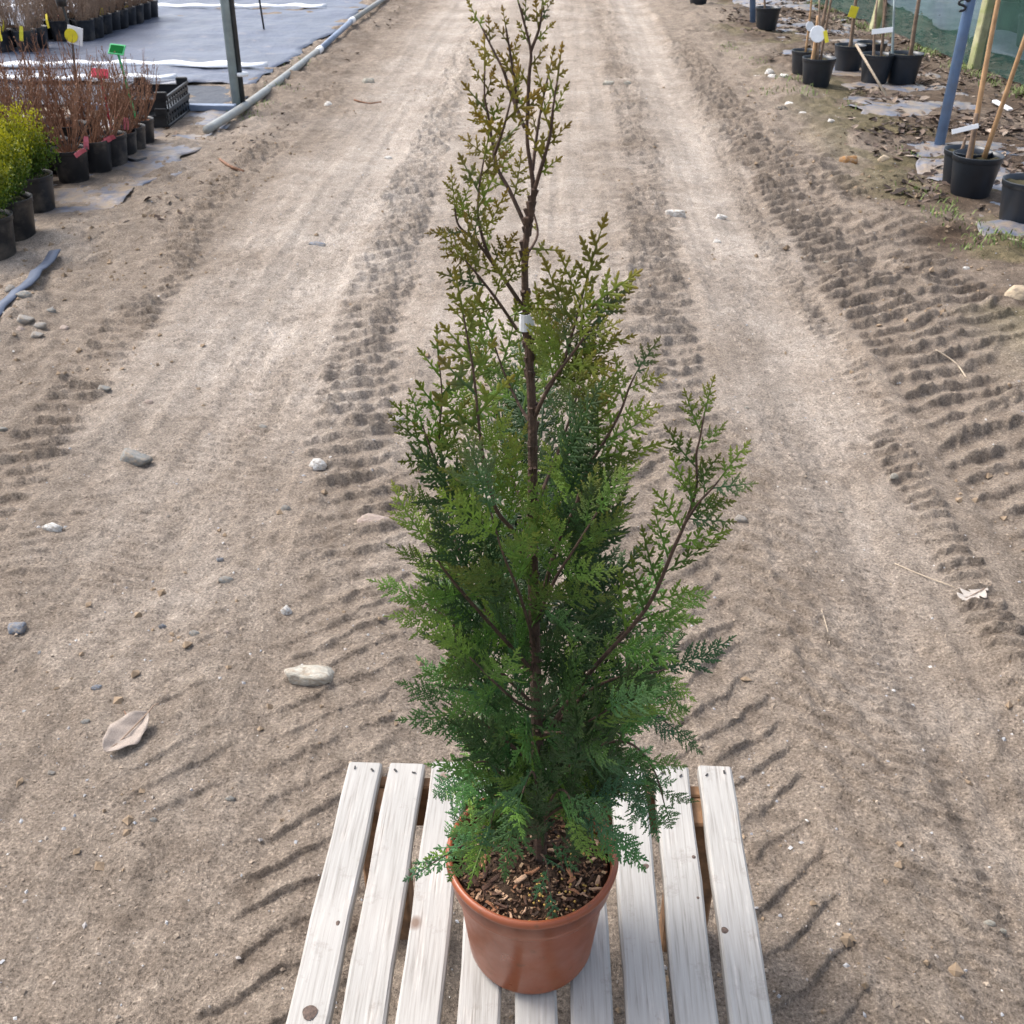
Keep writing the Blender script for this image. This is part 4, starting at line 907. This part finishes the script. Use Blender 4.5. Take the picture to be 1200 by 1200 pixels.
plate(1034, 36, 9.45, .17, .04, M['white_plastic'], 'long white tag wrapped on the thin stems near the shade net', (-.3, -.12, 0))
plate(1131, 151, 5.95, .14, .025, M['white_plastic'], 'slim white tag on the cane of the two-caned pot', (-.3, -.25, 0))
p = G(1174, 126); mb = MB(); mb.box((0, 0, 0), (.045, .20, .02), bev=.004); o = mb.build('plant_label', M['white_plastic']); o.location = p+Vector((0, 0, .02)); o.rotation_euler = (.15, 0, .35); tag(o, 'white plastic label lying in the dead leaves by the canes', 'label')

# shade net fence
def fence():
    a, b = Vector((3.98, 8.2, 0)), Vector((3.25, 16.6, 0)); t = thing('shade_net_fence', 'green shade net fence on stained wooden posts behind the potted trees', 'fence')
    n = 120; nh = 18; mb = MB(); V = []; zb = ground_h(np.linspace(a.x, b.x, n), np.linspace(a.y, b.y, n))
    for i in range(n):
        for j in range(nh):
            p = a.lerp(b, i/(n-1)); z = zb[i]+.015+2.0*j/(nh-1); V.append((p.x+.02*math.sin(i*.35+j*.3)*(1-abs(j/(nh-1)-.5))+.05, p.y, z))
    mb.add(V, [(i*nh+j, (i+1)*nh+j, (i+1)*nh+j+1, i*nh+j+1) for i in range(n-1) for j in range(nh-1)])
    mb.build('shade_net', M['net'], t, smooth=True)
    for (bx, by, tx, ty, w) in ((1141, 82, 1160, 0, .10), (1023, 37, 1033, 0, .09)):
        p = gp(bx, by); e = aty(tx, ty, p.y); d = (e-p); e = p+d*(2.05/d.z); z = d.normalized(); x = Vector((1, .25, 0)).normalized(); y = z.cross(x).normalized(); x = y.cross(z)
        rot = Matrix((x, y, z)).transposed(); mb = MB(); mb.box((p+e)/2+Vector((0, 0, -.03)), (w, w*.9, (e-p).length+.06), rot, bev=.008); mb.build('post', M['post_wood'], t)
fence()
sheet('weed_fabric', (4.3, 9), (8, 24), .03, M['fabric'], 'pale blue fabric bed seen through the shade net', 'ground cloth', 50, 120, .05, 23, .08)
for i in range(9):
    x = 4.75+.5*(i % 3)+rnd.uniform(-.15, .15); y = 10.2+1.1*(i//3)+rnd.uniform(-.2, .2)+.3*(i % 3)
    potted('potted_shrub', 'bush', x, y, 'dark leafy shrub in pot seen dimly through the shade net', 'shrub', 'shrubs behind the shade net', i, [('foliage', BU[i % 3], (.02, .05, .02, .1))], z=.035, sc=1.5)

# ------------------------------------------------------------------ stones, leaves, twigs
def stone_mesh(seed, box=.75):
    rnd = random.Random(seed); mb = MB(); n, k = 20, 12; V = [(0, 0, -1)]
    off = (rnd.uniform(0, 50), rnd.uniform(0, 50))
    planes = [Vector((rnd.gauss(0, 1), rnd.gauss(0, 1), rnd.gauss(0, .8))).normalized() for _ in range(11)]
    def pt(th, ph):
        v = Vector((math.sin(th)*math.cos(ph), math.sin(th)*math.sin(ph), -math.cos(th)))
        v = Vector([math.copysign(abs(q)**box, q) for q in v])
        r = 1+.30*float(nz(np.array(v.x*1.6+off[0]+v.z), np.array(v.y*1.6+off[1]), seed))+.09*float(nz(np.array(v.x*4+off[0]), np.array(v.y*5+v.z*4), seed))
        for p in planes:
            dd = v.dot(p)*r
            if dd > .78: r *= 1-(1-.78/dd)*.95
        return v*r
    V = [pt(math.pi*i/k, 2*math.pi*j/n) for i in range(1, k) for j in range(n)]; V = [pt(0, 0)]+V+[pt(math.pi, 0)]
    F = [(0, 1+(j+1) % n, 1+j) for j in range(n)]+[(1+(i-1)*n+j, 1+(i-1)*n+(j+1) % n, 1+i*n+(j+1) % n, 1+i*n+j) for i in range(1, k-1) for j in range(n)]+[(len(V)-1, 1+(k-2)*n+j, 1+(k-2)*n+(j+1) % n) for j in range(n)]
    mb.add(V, F); return mb.mesh('stone', M['stone'], smooth=True)
SM = [stone_mesh(600+i, .52 if i in (1, 5) else .78) for i in range(9)]
def stone(px, py, wpx, hpx, colr, label, group=None, rz=0, k=None, flat=.55, name='stone'):
    p = G(px, py+hpx*.25); rng = (p-Vector((0, 0, CAM_H))).length; w = wpx*rng/FPX*.98; l = min(w*.95, hpx*rng/FPX*1.15)
    o = link(name, SM[(k if k is not None else int(px+py)) % 9], None); o.scale = (w/2, max(l/2, w*.22), w/2*flat); o.rotation_euler.z = rz
    o.location = p+Vector((0, 0, w/2*flat*.12)); o.color = (*colr, 1); return tag(o, label, 'stone', group)
CREAM2 = (.52, .49, .42)
cream, slate, blue, white, tan, orange, pink, grey = (.40, .385, .33), (.24, .245, .235), (.17, .20, .25), (.80, .78, .74), (.52, .41, .28), (.38, .19, .06), (.42, .33, .285), (.29, .275, .255)
stone(368, 787, 60, 32, CREAM2, 'large flat cream grey stone beside the tyre prints', rz=.05, k=1, flat=.5)
stone(158, 537, 42, 16, slate, 'long slate grey stone half sunk in the pale track', rz=-.25, k=2)
stone(373, 546, 26, 13, white, 'oblong whitish stone near the tyre prints', rz=.1, k=3)
stone(20, 732, 23, 19, blue, 'blue grey pebble lying alone on the sand', k=4)
stone(335, 713, 14, 18, white, 'angular off-white pebble standing in the sand', k=5, flat=.9)
stone(265, 678, 20, 10, slate, 'small slate chip in the sand', rz=.2, k=6)
stone(438, 609, 46, 14, pink, 'flat pinkish stone pressed into the tyre prints', k=7, flat=.35)
stone(62, 618, 22, 10, white, 'small white stone beside a crumbly clod', k=8)
stone(464, 490, 20, 16, grey, 'pale grey stone at the edge of the conifer foliage', k=0)
stone(793, 251, 24, 8, white, 'bright white flat stone in the pale wheel lane', k=1)
stone(845, 253, 14, 6, white, 'small white stone in the smooth wheel lane', k=2)
stone(1192, 347, 38, 19, tan, 'large smooth tan stone on the mossy verge', k=3, flat=.6)
stone(994, 188, 23, 9, orange, 'orange brown stone on the verge', k=4)
stone(1036, 184, 15, 10, tan, 'tan pebble by the crumpled film', k=5)
stone(372, 284, 24, 7, blue, 'flat blue grey stone chip in the pale track', rz=-.1, k=6, flat=.3)
stone(868, 606, 17, 10, grey, 'grey pebble in the smooth wheel lane next to the conifer', k=7)
stone(915, 131, 15, 12, (.05, .045, .04), 'dark clod on the verge', k=8, name='clod')
for px, py, w, h in ((902, 82, 13, 6), (905, 91, 13, 8), (918, 90, 11, 8), (888, 88, 10, 7), (925, 117, 11, 8), (940, 137, 10, 5), (973, 145, 8, 5)):
    stone(px, py, w, h, white, 'small white stone on the verge near the dark pot cluster', 'white stones on the verge')
for px, py, w, h in ((30, 347, 18, 11), (28, 370, 20, 11), (46, 377, 14, 10), (43, 391, 14, 10), (24, 384, 11, 9), (75, 382, 12, 9), (14, 340, 14, 9), (60, 362, 10, 8)):
    stone(px, py, w, h, random.Random(px).choice([grey, cream, slate, pink]), 'grey pebble in the small heap beside the blue strap', 'pebbles by the strap')
for px, py, w in ((190, 733, 10), (228, 741, 15), (335, 595, 15), (308, 500, 13), (291, 503, 10), (100, 845, 11), (113, 805, 13), (3, 502, 12), (265, 740, 8), (122, 456, 16), (175, 470, 12), (258, 655, 10), (60, 905, 9), (180, 960, 10), (270, 935, 12)):
    stone(px, py, w, w*.55, random.Random(px).choice([blue, slate, grey, pink]), 'small bluish or grey pebble scattered in the sand beside the tyre prints', 'pebbles scattered on the track')
for px, py, w in ((1048, 557, 12), (970, 300, 8), (1132, 314, 9), (735, 98, 12), (713, 97, 14), (708, 343, 12), (875, 478, 7), (985, 600, 6), (1160, 1080, 14), (1175, 1090, 9), (840, 283, 10), (432, 94, 16), (385, 122, 12), (455, 183, 10)):
    stone(px, py, w, w*.5, random.Random(px).choice([white, cream]), 'small pale pebble scattered on the wheel lanes', 'pale pebbles on the lanes')
# folded dry leaf, pale oak leaf
def curled_leaf(px, py, wpx, width, m, label, rz, curl, fold, skew=0, tilt=(.1, -.1)):
    """leaf blade as a grid across its midrib: width(t, side) is the half width at t along the rib"""
    p = G(px, py); s = wpx*(p-Vector((0, 0, CAM_H))).length/FPX; mb = MB(); n, k = 30, 4; V = []
    for i in range(n+1):
        t = i/n; x = t-.5
        for j in range(-k, k+1):
            f = j/k; y = f*width(t, 1 if j > 0 else -1); V.append((x+skew*abs(y), y, curl*x*x+fold*abs(y)*(1+.4*math.sin(9*t))+.012*math.sin(23*t+6*f)))
    w = 2*k+1; F = [(i*w+j, i*w+j+1, (i+1)*w+j+1, (i+1)*w+j) for i in range(n) for j in range(2*k)]
    mb.add(V, F); o = mb.build('dead_leaf', m, smooth=True); o.scale = (s,)*3; o.location = p+Vector((0, 0, .006)); o.rotation_euler = (*tilt, rz)
    sm = o.modifiers.new('t', 'SOLIDIFY'); sm.thickness = .012; tag(o, label, 'leaf')
    mb = MB(); mb.tube([(-.5, 0, curl*.25), (-.2, 0, .02), (.5, 0, curl*.25+.01), (.66, .03, curl*.25+.02), (.8, .07, .0)], [.007, .012, .016, .014, .012], 5); mb.build('rib', M['twig2'], o); return o
curled_leaf(150, 864, 60, lambda t, sd: .33*math.sin(math.pi*min(1, t*.96+.02))**.75*(1 if sd > 0 else .85)*(1+.06*math.sin(17*t)), M['dry_leaf'], 'folded grey brown dead leaf lying on the sand', 1.05, .45, .38, tilt=(.25, -.12))
curled_leaf(1141, 697, 36, lambda t, sd: (.10+.26*abs(math.sin(math.pi*(t*3.5+.15*sd))))*math.sin(math.pi*min(1, t*.97+.02))**.4, M['pale_leaf'], 'pale lobed dead leaf beside a thin straw', .5, .25, .15, -.25)
def straw(pix, r, m, label, cat='twig', name='twig', lift=.004):
    P = [G(*q)+Vector((0, 0, lift)) for q in pix]; mb = MB(); mb.tube(smooth_path(P, 5), r, 5); return tag(mb.build(name, m, smooth=True), label, cat)
straw([(1048, 664), (1080, 676), (1118, 695)], .0016, M['straw'], 'thin pale straw lying beside the lobed leaf')
straw([(962, 718), (970, 735), (972, 755)], .0014, M['straw'], 'short pale straw on the damp sand')
straw([(1095, 415), (1118, 430), (1132, 445)], .003, M['straw'], 'pale broken twig across the cleat prints')
straw([(258, 188), (270, 196), (286, 202)], .010, M['twig'], 'dark twig lying on the sandy verge')
straw([(415, 119), (432, 123), (447, 122)], .008, M['twig'], 'dark stick lying across the pale lane')
straw([(146, 835), (153, 850), (150, 862)], .0012, M['twig'], 'thin dark stem by the folded leaf')
straw([(150, 190), (160, 192), (172, 190)], .018, M['clean_black'], 'curved black hose scrap beside the pots', 'hose', 'hose_scrap', .01)
# blue strap
P = [G(-25, 392), G(0, 366), (G(35, 332)), G(66, 300)]; P = smooth_path(P, 8); mb = MB(); V = []
for i, p in enumerate(P):
    d = (P[min(i+1, len(P)-1)]-P[max(i-1, 0)]); s = Vector((-d.y, d.x, 0)).normalized()*(.026 if i > 7 else .034); z = .6*gz(p.x, p.y)+.4*gz(-2.4, 4.5)+.02
    V += [(p.x+s.x, p.y+s.y, z), (p.x-s.x, p.y-s.y, z+.006)]
mb.add(V, [(2*i, 2*i+1, 2*i+3, 2*i+2) for i in range(len(P)-1)]); o = mb.build('plastic_strap', M['strap'], smooth=True); sm = o.modifiers.new('t', 'SOLIDIFY'); sm.thickness = .008
tag(o, 'flat blue grey plastic strap lying on the sand edge', 'strap')

# ------------------------------------------------------------------ uncountable litter, grit and grass
def scatter(name, n, region, sizes, m, label, cat, dens=None, flat=.3, seed=0, leafy=False):
    r_ = np.random.RandomState(seed); X = r_.uniform(region[0], region[1], n); Y = region[2]*(region[3]/region[2])**r_.uniform(0, 1, n)
    if dens is not None: k = r_.uniform(0, 1, n) < dens(X, Y); X, Y = X[k], Y[k]
    Z = ground_h(X, Y); s = sizes[0]*(sizes[1]/sizes[0])**(r_.uniform(0, 1, X.size)**1.6); mb = MB(); rd = random.Random(seed)
    for x, y, z, q in zip(X, Y, Z, s):
        rot = Matrix.Rotation(rd.uniform(0, 6.28), 3, 'Z') @ Matrix.Rotation(rd.uniform(-.45, .45), 3, 'X') @ Matrix.Rotation(rd.uniform(-.45, .45), 3, 'Y')
        if leafy:
            L, w, c = q, q*rd.uniform(.3, .6), q*rd.uniform(.05, .3)
            vs = [(-L, 0, 0), (-L*.3, w, c), (L*.4, w*.8, c), (L, 0, c*.5), (L*.4, -w*.8, c*1.2), (-L*.3, -w, c), (0, 0, -.1*c)]
            mb.add([rot @ Vector(v)+Vector((x, y, z+q*.22)) for v in vs], [(0, 1, 6), (1, 2, 6), (2, 3, 6), (3, 4, 6), (4, 5, 6), (5, 0, 6)])
        else:
            a, b, c = q*rd.uniform(.8, 1.2), q*rd.uniform(.5, 1), q*flat*rd.uniform(.7, 1.6)
            vs = [(a, 0, 0), (0, b, 0), (-a*rd.uniform(.6, 1), 0, 0), (0, -b, 0), (a*.2, b*.1, c), (0, 0, -c)]
            mb.add([rot @ Vector(v)+Vector((x, y, z+c*.2)) for v in vs], [(0, 1, 4), (1, 2, 4), (2, 3, 4), (3, 0, 4), (1, 0, 5), (2, 1, 5), (3, 2, 5), (0, 3, 5)])
    o = mb.build(name, m); return tag(o, label, cat, kind='stuff')
scatter('leaf_litter', 24000, (1.75, 4.6, 4.0, 16.5), (.007, .052), M['litter'], 'dead leaves and bark litter around the potted trees', 'leaf litter', lambda x, y: sst(1.9, 2.5, x+.4*fbm(x*1.3, y*1.3, 301, 3))*(.12+.88*sst(-.35, .25, fbm(x*1.9, y*1.9, 303, 3))), seed=5, leafy=True)
scatter('leaf_litter', 900, (-3.0, -1.9, 5.0, 16), (.008, .035), M['litter'], 'brown crumbs of dead leaves along the pipe and film edge', 'leaf litter', lambda x, y: .7*sst(-.1, .4, fbm(x*2, y*2, 311, 3)), seed=6, leafy=True)
scatter('gravel', 13000, (-2.6, 2.4, .9, 10), (.0015, .0075), M['grit'], 'fine grit and pebbles strewn over the sandy track', 'gravel', None, .5, 7)
scatter('clods', 11000, (-2.6, 2.4, 1.0, 10), (.003, .020), M['clod'] if 'clod' in M else M.setdefault('clod', simple('clod', (.25, .185, .125), .95, .3, 40, .5, .2)), 'crumbly clods of damp sand on the track shoulders', 'clods', lambda x, y: np.clip(sst(1.0, 1.5, x)*.8+sst(-1.5, -1.8, x)*.9+.14, 0, 1)*sst(-.3, .4, fbm(x*2.2, y*2.2, 321, 3)), .6, 8)
mb = MB(); rd = random.Random(31)
tufts = [(gp(*q), k) for q, k in (((925, 100), 1), ((945, 118), 1), ((1000, 130), .6), ((1080, 225), .7), ((1105, 255), .8), ((1110, 245), .8), ((1170, 280), 1), ((1190, 290), 1), ((330, 105), .6), ((290, 133), .7), ((355, 78), .6), ((850, 60), .6), ((900, 110), .7), ((1000, 60), .5), ((305, 124), .5), ((885, 75), .6), ((1060, 180), .5), ((1150, 280), .6), ((1130, 290), .5))]
for i in range(26): y = rd.uniform(9, 15.5); tufts.append((Vector((3.98-.087*(y-8.2)-.05+rd.uniform(-.1, .05), y, 0)), 1.1))
bl = [(p.x+rd.gauss(0, .07), p.y+rd.gauss(0, .09), k) for p, k in tufts for j in range(40)]
zs = ground_h(np.array([q[0] for q in bl]), np.array([q[1] for q in bl]))
for (x, y, k), z in zip(bl, zs):
    a = rd.uniform(0, 6.28); l = rd.uniform(.02, .06)*k; v = Vector((math.cos(a), math.sin(a), 0)); s = Vector((-v.y, v.x, 0))*.0035
    b = Vector((x, y, float(z))); mb.add([b-s, b+s, b+v*l*.35+Vector((0, 0, l*.6))+s*.7, b+v*l*.35+Vector((0, 0, l*.6))-s*.7, b+v*l*.9+Vector((0, 0, l*.8))], [(0, 1, 2, 3), (3, 2, 4)])
tag(mb.build('grass', M['grass']), 'sparse green grass and moss tufts along the verges', 'grass', kind='stuff')
